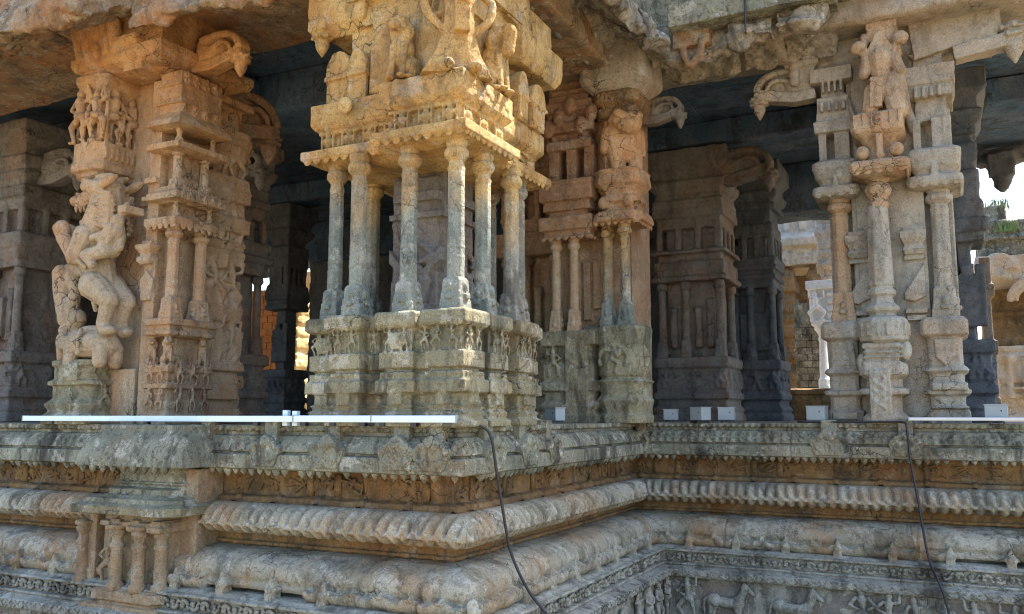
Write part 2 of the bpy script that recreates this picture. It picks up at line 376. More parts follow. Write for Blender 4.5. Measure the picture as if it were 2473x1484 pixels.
def face_frame(b, i, a, o, z):
    p, d, Ln, nr, *_ = SEGS[i]; b.frame(along(i, a, o, z), x=(d.x, d.y, 0), y=(nr.x, nr.y, 0))

plat = thing('temple_platform', 'tall moulded stone platform with lotus band and carved horse frieze carrying the pillars', 'platform', (0, 1.5, GZ))
# floor
b = B(); b.box(-14, -.03, .02, 9.2, -.3, -.002); b.box(-.03, 6.5, 3.29, 9.2, -.3, -.002)
obj('floor', b, M_floor, plat, smooth=False)
b = B(); b.box(-14, -.04, .04, 9.2, GZ-.1, -.29); b.box(-.05, 6.5, 3.30, 9.2, GZ-.1, -.29)
for o, za, zb in ((.17, GZ-.1, -.82), (.34, GZ-.1, -1.10), (.43, GZ-.1, -1.3)): b.box(-14, o-.0, -o, 9.1, za, zb); b.box(-.0, 6.5, 3.26-o, 9.1, za, zb)
obj('core_masonry', b, M_floor, plat, smooth=False)
# kapota cornice
def corn(al, t, i):
    r = np.zeros_like(al+t)
    band = np.clip((t-.435)/.02, 0, 1)*np.clip((.575-t)/.02, 0, 1); per = .085 if i == 0 else .072
    tooth = np.clip(np.sin(al*2*PI/per + (2.5*(t-.5) if i == 0 else 0))*2.2, -1, 1)
    if i == 2: tooth = tooth*np.where(t > .515, 1.0, .8)*(1-np.exp(-((t-.51)/.012)**2)*1.4)
    mask = (np.sin(al*1.9+i*2.1) > -.55) if i != 2 else (np.sin(al*1.25-.9) > -.93)
    r = r + band*mask*(.013*tooth-.006)
    drip = np.clip((t-.285)/.01, 0, 1)*np.clip((.34-t)/.01, 0, 1)
    r = r + drip*.008*np.sin(al*2*PI/.055)
    return r
b = B()
ribbon(b, [(-.12, .002), (.072, .002), (.076, -.03), (.05, -.04), (.05, -.06), (.075, -.066), (.09, -.08), (.12, -.11), (.14, -.145), (.145, -.165), (.122, -.17), (.122, -.181), (.16, -.186), (.165, -.19), (.168, -.275), (.15, -.283), (.02, -.287)], corn, wear=.004, seed=3, ds=.006, du=.008)
# little petal drops hanging under the lip
for i in range(3):
    Ln = SEGS[i][2]; a = .1 if i else 1.4
    while a < Ln + (.1 if i == 0 else (-.2 if i == 1 else -1.2)):
        face_frame(b, i, a, .125, -.283); s = rnd.uniform(.8, 1.15)
        if rnd.random() > .12: b.lathe(0, 0, [(.026*s, .012), (.030*s, -.004), (.022*s, -.022*s), (.002, -.045*s)], 6)
        a += .066 if i else .07
b.frame()
obj('cornice', b, M_plat, plat)
# kudu arches and their worn posts on the cornice
KUDU = [(0, 5.18, .95), (0, 5.68, 1.), (0, 6.20, 1.), (0, 6.44, 1.), (1, .22, 1.), (1, .70, 1.), (1, 1.12, .9), (2, 1.75, 1.15), (2, 2.33, 1.), (2, .12, .8), (0, 4.6, .75)]
for j, (i, a, s) in enumerate(KUDU):
    b = B(); face_frame(b, i, a, .02, 0); s *= 1.22
    r = random.Random(j)
    out = []
    for k in range(15):
        t = k/14*PI*1.3-PI*.15; rr = .105*s*(1+.12*math.sin(5*t)); out.append((rr*math.cos(t)*.95, -.185+rr*math.sin(t)*.95))
    b.prism(out+[(-.07*s, -.26), (.07*s, -.26)][::1], .02, .135+.02*s)
    b.box(-.045*s, .045*s, -.02, .10, -.09, .025+.01*r.random())
    b.ell((0, .15, -.105), (.04*s, .03, .035*s)); b.ell((0, .17, -.11), (.018*s, .02, .02*s))
    for s2 in (-1, 1):
        b.tube([(s2*.02, .15, -.13), (s2*.06*s, .155, -.11), (s2*.085*s, .155, -.15), (s2*.07*s, .158, -.20), (s2*.035*s, .16, -.235)], [.014, .018, .018, .016, .012])
    figure(b, 0, -.25, .125*s, .155, j, True, .5)
    for k in range(5): b.ell((r.uniform(-.09, .09)*s, .145, r.uniform(-.25, -.12)), (r.uniform(.012, .03), .02, r.uniform(.012, .03)))
    b.frame(); obj('kudu_arch', b, M_plat, plat, voxel=.0055, wear=((.06, .010), (.02, .005)))
# recessed iron-red frieze
def frz(al, t, i):
    return .010*np.sin(al*9+2*np.sin(al*3.1))*np.sin(t*7)*(t > .2)*(t < .75) + .012*(np.sin(al*2*PI/.34) > .93)
b = B(); ribbon(b, [(.03, -.27), (.0, -.275), (.0, -.30), (-.012, -.31), (-.012, -.455), (.0, -.458), (.045, -.47), (.05, -.495), (.075, -.505)], frz, wear=.007, seed=5)
for i in range(3):                                  # low reliefs of creepers and little figures
    Ln = SEGS[i][2]; a = 2.0 if i == 0 else .1
    while a < Ln-(.05 if i < 2 else 1.3):
        face_frame(b, i, a, -.012, -.45); r = random.Random(int(a*1000)+i)
        if r.random() < .8:
            for k in range(6): b.cap((r.uniform(-.09, .09), .0, r.uniform(.02, .12)), (r.uniform(-.09, .09), .008, r.uniform(.02, .12)), r.uniform(.008, .016), r.uniform(.006, .014), n=6)
            b.ell((r.uniform(-.05, .05), .003, .08), (.03, .016, .03))
        if r.random() < .35: b.box(.1, .15, -.005, .018, 0, .14)
        a += .22
b.frame(); obj('frieze', b, M_red, plat)
# lotus roll
def lot(al, t, i):
    sg = (1, -1, -1)[i]
    up = t < .50
    ph = np.where(up, al*2*PI/.082 + sg*2.2*(t-.5)*2, al*2*PI/.082 + sg*1.2*(.5-t)*2)
    rib = np.abs(np.sin(ph/2))**.7
    env = np.clip(np.sin(np.clip((t-.08)/.86, 0, 1)*PI), 0, 1)**.6
    d = .052*(rib-.62)*env
    tie = np.exp(-((t-.53)/.045)**2)*(.008+.020*np.abs(np.cos(ph/2))**3)
    cut = np.clip((t-.56)/.05, 0, 1)*(.006)
    return d*(1-np.exp(-((t-.53)/.05)**2)) + tie - cut
b = B(); ribbon(b, [(.06, -.503)]+sm([(.085, -.505), (.14, -.525), (.185, -.565), (.205, -.61), (.195, -.655), (.155, -.69), (.085, -.705)], 6)+[(.035, -.708)], lot, du=.006, ds=.007, wear=.003, seed=8)
obj('lotus_moulding', b, M_kum, plat)
def nk(al, t, i): return .006*np.sin(al*60)*(t > .6)*(t < .7)
b = B(); ribbon(b, [(.04, -.70), (.03, -.72), (.03, -.765), (.055, -.77), (.055, -.79), (.02, -.795), (.02, -.81)], nk, wear=.006, seed=12)
obj('recess_moulding', b, M_red, plat)
# big drum moulding with scalloped lower lip
def kum(al, t, i):
    ph = (al/.20) % 1.0
    cusp = .70-.15*np.abs(2*ph-1)**2.4
    lipd = .060*np.clip((t-cusp-.02)/.018, 0, 1)*np.clip((.93-t)/.03, 0, 1)*(1-.35*np.clip((t-cusp-.04)/.15, 0, 1))
    broke = np.clip(fbm(np.stack([(al+0*t).ravel(), np.full(al.size if al.shape[1] > 1 else al.size*t.size, 3.3+i), (t+0*al).ravel()], 1), 2.2, 2, 4), -.2, .5).reshape((al+t).shape)
    flut = -.006*((np.abs(((al*1.0) % .74)-.12) < .045) & (np.sin(al*2*PI/.028) > .4) & (t > .12) & (t < .42))
    return lipd*(np.sin(al*.9+i) > -.93) - .02*np.clip(broke-.2, 0, 1) + flut
b = B(); ribbon(b, [(.02, -.80), (.06, -.806)]+sm([(.11, -.810), (.19, -.835), (.245, -.87), (.275, -.915), (.28, -.955), (.27, -.985), (.275, -1.015), (.265, -1.04)], 6)+[(.20, -1.058), (.19, -1.065)], kum, du=.008, ds=.006, wear=.003, seed=15)
obj('drum_moulding', b, M_kum, plat)
CLAW = [(i, a) for i in range(3) for a in np.arange(.3 if i == 1 else .2, SEGS[i][2]-(.3 if i < 2 else 1.2), .4)]
for j, (i, a) in enumerate(CLAW):                   # paw-like clamps under the drum
    if i == 0 and a < 2: continue
    b = B(); face_frame(b, i, a, .305, -.975); r = random.Random(j); k1 = r.uniform(.85, 1.2)
    b.prism([(-.055*k1, -.04), (-.02, .0), (0, .045*k1), (.02, .0), (.055*k1, -.04), (.03, -.06), (.038*k1, -.115), (-.038*k1, -.115), (-.03, -.06)], -.05, .02)
    for k in (-1, 0, 1): b.cap((k*.02, .022, -.05), (k*.022, .035, -.105-.01*r.random()), .015, .012, n=6)
    b.ell((0, .026, -.04), (.032, .022, .026)); b.frame()
    obj('claw_ornament', b, M_kum, plat, voxel=.007, wear=((.05, .014), (.02, .006)))
b = B()
for c, rr in (((.30, -.30, -.985), .035), ((.315, -.315, -1.03), .04)): b.ell(c, (rr, rr, rr*1.2))
b.ell((.34, -.34, -1.03), .02); b.ell((.315, -.345, -1.0), .015); b.ell((.345, -.315, -1.0), .015); b.cap((.33, -.33, -1.05), (.345, -.345, -1.09), .03, .018)
for q in b.v: q[:, 2] += .025
obj('corner_mask', b, M_kum, plat, voxel=.007, wear=((.05, .012), (.02, .006)))
# plinth with scroll band
b = B(); ribbon(b, [(.20, -1.062), (.34, -1.068), (.365, -1.085), (.40, -1.09), (.405, -1.105), (.368, -1.112), (.368, -1.198), (.41, -1.203), (.415, -1.215), (.40, -1.222), (.45, -1.24), (.485, -1.25), (.49, -1.302), (.48, -1.312), (.44, -1.316)], lambda al, t, i: 0*al*t, wear=.0045, seed=20)
for i in range(3):
    Ln = SEGS[i][2]; a = 2.2 if i == 0 else .45; k = 0
    while a < Ln+(.35 if i == 0 else (-.45 if i == 1 else -1.3)):
        face_frame(b, i, a, .378, -1.155); f = 1 if k % 2 else -1; r = random.Random(k+i*99)
        sp = [(.036*math.cos(t)*(1-t/7.5), .004, f*.032*math.sin(t)*(1-t/7.5)) for t in np.linspace(0, 5.2, 11)]
        b.tube(sp, [.0135]*10+[.010], n=6); b.tube([(.03, .004, 0), (.048, .004, -f*.025), (.06, .004, -f*.01)], [.010, .012, .006], n=6)
        if r.random() < .7: b.ell((.0, .006, f*.002), (.012, .012, .012), n=6, m=5)
        face_frame(b, i, a+.015, .486, -1.276); b.tube([(-.03, .004, -.022), (.03, .006, .022)], .006, n=5); b.tube([(-.03, .004, .022), (.03, .006, -.022)], .006, n=5)
        a += .088; k += 1
b.frame(); obj('scroll_band', b, M_base, plat)
b = B(); ribbon(b, [(.45, -1.31), (.43, -1.33), (.43, GZ-.05)], lambda al, t, i: 0*al*t, wear=.008, seed=23, ds=.02, du=.02)
obj('base_course', b, M_base, plat)
for (i, a, L, f, s) in ((2, .95, .40, 1, 1), (2, 1.48, .40, 1, 2), (2, 3.55, .4, 1, 3), (1, 1.5, .36, 1, 4)):
    b = B(); face_frame(b, i, a, .43, -1.72); quad(b, 0, 0, L, .03, f, s); b.box(-.2, .2, -.02, .004, -.01, .0)
    b.frame(); obj('horse_relief', b, M_base, plat, voxel=.006, wear=((.05, .006),))
for k, (i, a, h) in enumerate(((2, .62, .34), (2, 1.98, .36), (2, 2.16, .34), (2, 2.36, .32), (2, 2.56, .3), (2, 2.75, .33), (2, 2.98, .33), (1, 2.75, .35), (1, 2.5, .33), (1, 2.25, .36), (1, 2.0, .33), (0, 3.5, .33), (0, 3.75, .33))):
    b = B(); face_frame(b, i, a, .43, -1.70); figure(b, 0, .04, h, .028, k+40, True, .7); b.frame()
    obj('figure_relief', b, M_base, plat, voxel=.006, wear=((.05, .006),))

# shrine niche that projects from the platform on the left
ax0, ax1 = -2.70, -1.92
ae = B()
ae.stack(ax0-.02, ax1+.02, -.30, .0, [(.0, .002), (.0, -.04), (.05, -.10), (.085, -.17), (.10, -.205), (.11, -.275), (.0, -.285)][::-1], 0)
for k in range(9): ae.lathe(ax0-.06+k*.1, -.385, [(.004, -.325), (.022, -.30), (.03, -.27)], 6)
ae.stack(ax0+.14, ax1-.02, -.25, .0, [(.0, -.47), (.0, -.40), (.02, -.40), (.02, -.385), (0, -.385), (0, -.27)])
niche = obj('shrine_niche', ae, M_plat, plat, voxel=.008, wear=((.12, .022), (.03, .010)))
ae = B()
ae.stack(ax0+.02, ax1+.02, -.38, .0, [(-.03, -.60), (.03, -.59), (.10, -.585), (.125, -.58), (.13, -.53), (.09, -.515), (.07, -.51), (.06, -.485), (.0, -.48), (-.05, -.46)], .10)
ae.stack(ax0+.08, ax1-.04, -.31, 0, [(.0, -.47), (.02, -.455), (.02, -.43), (-.04, -.42)], .08)
obj('shrine_roof', ae, M_ped, niche, voxel=.006, wear=((.12, .012), (.03, .008)))
ae = B()
ae.stack(ax0+.10, ax1-.06, -.315, .0, [(.0, -1.45), (.0, -.58)])
ae.box(ax0-.03, ax0+.05, -.34, -.2, -1.12, -.60); ae.box(ax0+.33, ax0+.37, -.33, -.2, -1.1, -.6)
ae.stack(ax0+.16, ax1-.06, -.40, .0, [(.0, -1.17), (.025, -1.15), (.05, -1.14), (.05, -1.085), (.02, -1.07), (-.02, -1.065)], .06)
ae.stack(ax0+.06, ax1-.04, -.41, .0, [(.0, -1.85), (.0, -1.27), (.03, -1.25), (.03, -1.18), (.0, -1.165)])
ae.stack(ax0+.18, ax1-.06, -.385, .0, [(.0, -.675), (.035, -.665), (.035, -.635), (.0, -.63), (.0, -.58)], .04)
for k in range(3): ae.stack(ax0+.28+.19*k, ax0+.36+.19*k, -.415, -.2, [(0, -.70), (.02, -.69), (.02, -.66), (0, -.65), (0, -.62)])
ae.frame((-2.50, -.34, -1.06), **FRONT); figure(ae, 0, 0, .30, 0, 5, True, .6); ae.frame()
ae.box(ax1-.06, ax1+.09, -.23, 0, -1.2, -.29)
obj('shrine_body', ae, M_cp, niche, voxel=.006, wear=((.12, .012), (.03, .006)))
def mini(bb, x, y, z0, z1, r):
    h = z1-z0; bb.lathe(x, y, [(1.35*r, z0), (1.35*r, z0+.10*h), (1.0*r, z0+.13*h), (1.05*r, z0+.3*h), (.9*r, z0+.62*h), (1.15*r, z0+.66*h), (1.15*r, z0+.70*h), (.85*r, z0+.73*h), (.85*r, z0+.80*h), (1.2*r, z0+.84*h), (1.3*r, z0+.90*h), (1.0*r, z0+.92*h), (1.5*r, z0+.95*h), (1.5*r, z1)], 10)
for x, y in ((-2.76, -.345), (-2.36, -.40), (-2.15, -.40), (-2.0, -.35)):
    ae = B(); mini(ae, x, y, -1.08, -.655, .044); obj('colonnette', ae, M_cp, niche)

# ------------------------------------------------------------------ pillar helpers
def colonnette(parent, x, y, z0, z1, r, mat, style=0, voxel=.006):
    """octagonal colonnette: the shaft is a part, its carved foot block and cushion capital are sub-parts"""
    h = z1-z0; bf = .17 if style == 0 else .22; rot = PI/8
    b = B()
    b.lathe(x, y, [(r*1.06, z0+bf*h-.01), (r*1.04, z0+(bf+.04)*h), (r, z0+.5*h), (r*.98, z0+.82*h), (r*1.04, z0+.83*h), (r*1.04, z0+.845*h), (r*.93, z0+.85*h), (r*.93, z0+.885*h)], 8, rot)
    for t in (.30, .36): b.lathe(x, y, [(r*1.04, z0+t*h), (r*1.09, z0+t*h+.006), (r*1.04, z0+t*h+.014)], 8, rot)
    s = obj('colonnette', b, mat, parent, voxel=voxel, wear=((.08, .008), (.02, .005)))
    b = B(); b.stack(x-r*.9, x+r*.9, y-r*.9, y+r*.9, [(r*.50, z0-.01), (r*.46, z0+.06*h), (r*.34, z0+.065*h), (r*.40, z0+.075*h), (r*.36, z0+.10*h), (r*.28, z0+.105*h), (r*.22, z0+bf*h), (r*.02, z0+(bf+.02)*h)], r*.12)
    for dx, dy in ((0, -1), (1, 0)):
        b.rbox((x+dx*r*1.28, y+dy*r*1.28, z0+.075*h), (r*.8, r*.8, .03*h)); b.ell((x+dx*r*1.2, y+dy*r*1.2, z0+.13*h), (r*.35, r*.35, .028*h))
    obj('foot', b, mat, s, voxel=voxel, wear=((.06, .012), (.02, .006)))
    b = B(); b.lathe(x, y, [(r*.95, z0+.875*h), (r*1.08, z0+.885*h), (r*1.42, z0+.905*h), (r*1.45, z0+.93*h), (r*1.3, z0+.95*h), (r*1.05, z0+.958*h), (r*1.25, z0+.97*h), (r*1.3, z1+.01)], 12)
    obj('capital', b, mat, s, voxel=voxel, wear=((.05, .006),))
    return s
def scallops(b, x0, x1, y0, y1, z, r=.035, t=.02):
    """cusped drip edge hung under an eave rectangle (front and right sides)"""
    n = max(2, int((x1-x0)/(2*r)))
    for k in range(n): b.lathe(x0+(k+.5)*(x1-x0)/n, y0+t/2, [(.9*r, z+.005), (r*1.0, z-.012), (r*.55, z-.034), (.004, z-.04)], 8, 0, 1, .35)
    n = max(2, int((y1-y0)/(2*r)))
    for k in range(n): b.lathe(x1-t/2, y0+(k+.5)*(y1-y0)/n, [(.9*r, z+.005), (r*1.0, z-.012), (r*.55, z-.034), (.004, z-.04)], 8, 0, .35, 1)
def bracket(parent, o, dirx, s, mat, drop=.42, voxel=.010, name='bracket'):
    """makara bracket: an arm with a curled crest reaching out of the capital, a lotus bud hanging from its tip"""
    b = B(); L = s
    b.frame(o, x=(dirx[0], dirx[1], 0), y=(-dirx[1], dirx[0], 0))
    arm = [(-.12*L, 0, .0), (.25*L, 0, -.03*L), (.62*L, 0, .05*L), (.92*L, 0, .13*L)]
    for k in range(len(arm)-1): b.rbox(((arm[k][0]+arm[k+1][0])/2, 0, (arm[k][2]+arm[k+1][2])/2), (abs(arm[k+1][0]-arm[k][0])*1.15, .30*L, .20*L), (0, -math.atan2(arm[k+1][2]-arm[k][2], arm[k+1][0]-arm[k][0]), 0))
    b.ell((.22*L, 0, .26*L), (.24*L, .17*L, .26*L)); b.ell((.05*L, 0, .30*L), (.2*L, .18*L, .3*L))
    for y in (-.1*L, .0, .1*L):
        b.tube(curve_pts([(.02*L, y, .50*L), (.35*L, y, .54*L), (.68*L, y, .52*L), (.90*L, y, .40*L), (.98*L, y, .22*L), (.94*L, y, .06*L)], 4), .075*L)
        b.tube(curve_pts([(.30*L, y*1.2, .30*L), (.55*L, y*1.2, .38*L), (.74*L, y*1.2, .30*L), (.76*L, y*1.2, .16*L), (.66*L, y*1.2, .14*L)], 4), .05*L)
    bud(b, .95*L, 0, .14*L, .38*L)
    b.rbox((.5*L, 0, .26*L), (.5*L, .1*L, .4*L))
    b.frame(); return obj(name, b, mat, parent, voxel=voxel, wear=((.10, .016), (.03, .007)))

def tiers(b, x0, x1, y0, y1, z0, z1, seed=0, lvl=6):
    r = random.Random(seed); z = z0; pr = [(0, z0)]
    while z < z1-.05:
        h = r.uniform(.05, .14); o = r.choice((-.03, .0, .03, .045, .015)); pr += [(o, z+.006), (o+r.uniform(-.012, .012), min(z+h, z1))]; z += h
    pr.append((0, z1)); b.stack(x0, x1, y0, y1, pr)
# ------------------------------------------------------------------ front cluster pillar
pv = thing('cluster_pillar', 'big golden pillar in the middle, ringed by slender free standing colonnettes under a lion frieze', 'pillar', (-.5, .5, 0))
COLS = [(0, 0, .125), (-.345, 0, .115), (-.74, 0, .11), (-1.0, .1, .10), (0, .345, .115), (0, .76, .11), (-.09, 1.05, .10), (-1.03, .56, .11), (-1.0, 1.02, .11), (-.345, 1.08, .11), (-.7, 1.08, .11)]
PP = [(1.55*o, z) for o, z in [(.015, 0), (.015, .035), (.0, .05), (.005, .085), (-.01, .10), (.0, .125), (-.012, .135), (-.012, .195), (.018, .205), (.018, .275), (.004, .285), (.004, .325), (-.012, .333), (-.012, .347), (.006, .355), (.006, .45), (-.014, .458), (-.014, .595), (.012, .602), (.022, .62), (.022, .685), (.012, .70)]]
b = B()
for x, y, hw in COLS: b.stack(x-hw, x+hw, y-hw, y+hw, PP)
b.stack(-1.0, -.02, .02, 1.04, [(o+.03, z-.004) for o, z in PP])
b.stack(-.42, .0, .0, .42, [(o+.07, z-.008) for o, z in PP])
for k, (x, y, hw) in enumerate(COLS[:7]):
    for fr, o in ((FRONT, (x, y-hw+.012, .46)), (RIGHT, (x+hw-.012, y, .46))):
        if (fr is FRONT and k in (4, 5, 6)) or (fr is RIGHT and k in (1, 2, 3)): continue
        b.frame(o, **fr)
        for s in (-1, 1): figure(b, s*.055, 0, .145, .012, k*7+s+3, True, .55)
        if k in (1, 3): b.ell((0, .012, .06), (.07, .02, .055))
        for q in range(5): b.box(-.1+.045*q, -.085+.045*q, -.01, .03, -.155+.0, -.13)
        b.box(-.05, .05, 0, .03, -.33, -.26); b.frame()
for o, fr in (((-.17, -.06, .46), FRONT), ((-.55, -.055, .46), FRONT), ((.06, .17, .46), RIGHT), ((.055, .56, .46), RIGHT)):
    b.frame(o, **fr); figure(b, 0, 0, .14, .01, int(o[0]*100)+5, True, .5); b.frame()
obj('pedestal', b, M_ped, pv, voxel=.0065, wear=((.2, .010), (.05, .007)))
for x, y, hw in COLS: colonnette(pv, x, y, .70, 1.765, .054 if hw > .1 else .050, M_col)
b = B(); b.box(-.78, -.36, .46, .85, .68, 1.8); b.box(-.82, -.32, .50, .79, .68, 1.0); b.box(-.74, -.40, .42, .91, .68, 1.7)
for o, fr in (((-.55, .42, .75), FRONT), ((-.36, .66, .75), RIGHT)):
    b.frame(o, **fr); figure(b, 0, .0, .62, .01, 31, True, .4); b.box(-.22, .22, -.05, .03, .66, .70); b.box(-.18, .18, -.05, .04, .78, .84); b.box(-.2, .2, -.05, .03, -.02, .06)
    b.prism([(-.2, .45), (.0, .2), (.0, .14), (-.2, .36)], -.03, .05); b.prism([(.2, .45), (.0, .2), (.0, .14), (.2, .36)], -.03, .05); b.frame()
obj('core', b, M_back, pv, voxel=.010)
EN = [(-.02, 1.745), (.03, 1.76), (.10, 1.785), (.135, 1.795), (.14, 1.80), (.14, 1.855), (.10, 1.868), (.03, 1.88), (.02, 1.985), (.055, 1.993), (.055, 2.01), (.08, 2.03), (.095, 2.05), (.10, 2.062), (.10, 2.195), (.085, 2.205), (.02, 2.21)]
Q1 = (-.43, .0, .0, .48); Q2 = (-1.07, -.10, .10, 1.22)
b = B(); b.stack(*Q1, EN); b.stack(*Q2, [(o, z-.02 if z > 1.9 else z-.01) for o, z in EN])
scallops(b, Q1[0]-.13, Q1[1]+.13, Q1[2]-.13, Q1[3]+.13, 1.80); scallops(b, Q2[0]-.13, Q1[0]-.15, Q2[2]-.13, Q2[3], 1.79)
scallops(b, -.3, Q2[1]+.13, Q1[3]+.15, Q2[3]+.13, 1.79)
def niche_row(b, o, fr, L, z0, z1):
    b.frame(o, **fr); n = max(1, int(L/.15)); h = z1-z0
    for k in range(n+1):
        x = k*L/n
        b.lathe(x, .035, [(.018, z0-.003), (.022, z0+.1*h), (.032, z0+.3*h), (.044, z0+.55*h), (.042, z0+.72*h), (.024, z0+.86*h), (.03, z1+.005)], 8)
        b.box(x-.055, x-.042, 0, .06, z0, z1); b.box(x+.042, x+.055, 0, .06, z0, z1)
        if k < n: b.ell((x+.5*L/n, .015, z0+.42*h), (.028, .03, .4*h))
    b.frame()
niche_row(b, (-.38, -.0, 0), FRONT, .36, 1.872, 1.99); niche_row(b, (.0, .04, 0), RIGHT, .42, 1.872, 1.99)
niche_row(b, (-1.05, .10, 0), FRONT, .52, 1.862, 1.97); niche_row(b, (-.10, .60, 0), RIGHT, .58, 1.862, 1.97)
for k in range(26):                                  # worn carving on the slab faces
    r = random.Random(k)
    if k % 2: b.rbox((r.uniform(-.5, .08), -.1, r.uniform(2.08, 2.18)), (r.uniform(.02, .06), .014, r.uniform(.03, .09)))
    else: b.rbox((.1, r.uniform(-.08, .55), r.uniform(2.08, 2.18)), (.014, r.uniform(.02, .06), r.uniform(.03, .09)))
for x, z, a in ((-.39, 2.13, .075), (-.84, 2.12, .06)): b.ell((x, -.10 if x > -.6 else -.04, z), (.06, .03, a))
obj('entablature', b, M_top, pv, voxel=.0065, wear=((.2, .012), (.05, .006)))
# upper storey: core block, capital slabs, corner beasts
b = B(); b.box(-.90, -.10, .10, 1.1, 2.19, 3.3); b.box(-.70, -.02, .02, .8, 2.19, 3.2, .92, .92)
b.box(-.80, .0, .05, .9, 2.70, 2.86); b.box(-.86, .06, -.02, .95, 2.86, 3.25)
obj('upper_block', b, M_top, pv, voxel=.010, wear=((.2, .02), (.035, .009)))
b = B(); b.stack(-1.2, -.75, .02, .55, [(-.08, 2.69), (.0, 2.76), (.02, 2.84), (.02, 3.05)]); bud(b, -1.13, .06, 2.76, .165); b.box(-1.2, -1.05, -.02, .14, 2.72, 2.8)
obj('left_capital_slab', b, M_top, pv, voxel=.009, wear=((.2, .022), (.035, .010))).name = 'capital_slab'
b = B(); b.stack(-.16, .07, .80, 1.5, [(-.04, 2.60), (.0, 2.65), (.01, 2.72), (.01, 2.85)]); b.box(-.2, .05, .62, 1.35, 2.84, 3.05)
obj('capital_slab', b, M_top, pv, voxel=.009, wear=((.2, .022), (.035, .010)))
b = B(); b.frame((-.385, -.03, 2.20), **FRONT); lion(b, .46, .0); b.frame(); obj('lion', b, M_top, pv, voxel=.006, wear=((.08, .012), (.02, .004)))
b = B(); b.frame((.03, .42, 2.20), **RIGHT); lion(b, .5, .0); b.cap((0, .1, .3), (.0, .12, .42), .06); b.frame(); obj('lion', b, M_top, pv, voxel=.006, wear=((.08, .012), (.02, .004)))
# tall frontal corner beast with long neck and head under the ceiling
d2 = .7071
b = B(); b.frame((-.02, .02, 2.19), x=(d2, d2, 0), y=(d2, -d2, 0))
b.rings([[(hx, -.12, zz), (hx, hy, zz), (hx*.4, hy+.03, zz), (-hx*.4, hy+.03, zz), (-hx, hy, zz), (-hx, -.12, zz)] for hx, hy, zz in ((.23, .04, 0), (.20, .05, .05), (.145, .06, .14), (.11, .07, .24), (.095, .08, .36), (.10, .08, .62))])
b.rbox((0, .12, .40), (.10, .07, .30)); b.rbox((0, .15, .47), (.07, .07, .06)); b.ell((0, .09, .66), (.14, .12, .12)); b.ell((0, .18, .60), (.09, .08, .07))
for s in (-1, 1):
    b.ell((s*.07, .17, .69), (.042, .035, .042)); b.tube(curve_pts([(s*.1, .05, .28), (s*.2, .05, .38), (s*.22, .04, .5), (s*.14, .06, .55)], 4), .03); b.ell((s*.16, .04, .72), (.06, .04, .09)); b.ell((s*.09, .1, .03), (.05, .1, .04))
b.frame(); obj('corner_beast', b, M_top, pv, voxel=.006, wear=((.08, .012), (.02, .004)))
# curled crest on the upper wall left of the corner beast
b = B(); b.frame((-.14, -.01, 2.2), **FRONT)
for s in range(3): b.tube(curve_pts([(-.08, .02, .5-.03*s), (-.02, .03, .56+.02*s), (.06, .03, .52), (.07, .03, .42), (.0, .03, .40)], 4), .024)
b.frame(); obj('crest', b, M_top, pv, voxel=.008)
def sala(b, x0, x1, y0, y1, z, h, along_x=True):     # small barrel-roofed shrine model
    b.box(x0, x1, y0, y1, z-.02, z+.45*h); b.stack(x0, x1, y0, y1, [(.02, z+.42*h), (.02, z+.5*h), (0, z+.52*h)])
    cx, cy = (x0+x1)/2, (y0+y1)/2
    if along_x: b.rings([[(x0-.01+t*(x1-x0+.02), cy+(.5*(y1-y0)+.015)*math.cos(a), z+.5*h+.5*h*math.sin(a)) for a in np.linspace(0, PI, 9)] for t in (0, 1)])
    else: b.rings([[(cx+(.5*(x1-x0)+.015)*math.cos(a), y0-.01+t*(y1-y0+.02), z+.5*h+.5*h*math.sin(a)) for a in np.linspace(0, PI, 9)] for t in (0, 1)])
    for k in range(4): b.box(x0-.012, x1+.012, y0+k*(y1-y0)/4, y0+k*(y1-y0)/4+.03, z, z+.75*h)
for q in ((-1.05, -.86, .03, .42, 2.19, .36, False), (-.84, -.72, .0, .42, 2.19, .34, False), (-.35, .02, .84, .98, 2.19, .36, True), (-.35, .04, 1.02, 1.24, 2.19, .33, True)):
    b = B(); sala(b, *q); obj('shrine_finial', b, M_top, pv, voxel=.008, wear=((.1, .014), (.03, .008)))

# ------------------------------------------------------------------ left pier with the rearing beast
yp = thing('beast_pier', 'orange pier on the left carved with a rearing lion beast over a small elephant', 'pillar', (-3.0, .5, 0))
b = B()
b.stack(-3.62, -3.18, -.08, .30, [(.05, 0), (.05, .06), (.02, .10), (.045, .15), (.0, .20), (.0, .29), (.03, .30), (.03, .33), (.0, .34), (.0, .44), (.015, .45), (.015, .485), (.0, .495)], .06)
b.frame((-3.36, -.10, .33), **FRONT); b.box(-.1, .12, -.01, .02, .0, .14); figure(b, 0, 0, .13, .02, 3); figure(b, .1, 0, .12, .02, 4)
b.frame((-3.36, -.10, .10), **FRONT); figure(b, .05, 0, .18, .02, 9); b.frame((-3.17, .1, .33), **RIGHT)
for k in (-1, 0, 1): b.tube([(k*.1+.03*math.cos(t), .005, .07+.04*math.sin(t)) for t in np.linspace(0, 5, 9)], .012)
b.frame((-3.17, .12, .12), **RIGHT); figure(b, -.05, 0, .19, .015, 14); figure(b, .08, 0, .17, .015, 15); b.frame()
obj('pedestal', b, M_ped, yp, voxel=.0085, wear=((.14, .018), (.03, .008)))
b = B(); b.box(-3.45, -2.72, .22, .9, 0, 2.80); tiers(b, -3.4, -2.70, .56, .98, .0, 2.75, 77)
for k, zz in enumerate((.45, .95, 1.5, 2.05)):
    b.frame((-2.70, .78, zz), **RIGHT); figure(b, -.1, 0, .44, .0, k+90, True, .5); figure(b, .10, 0, .40, .0, k+95, True, .5); b.frame()
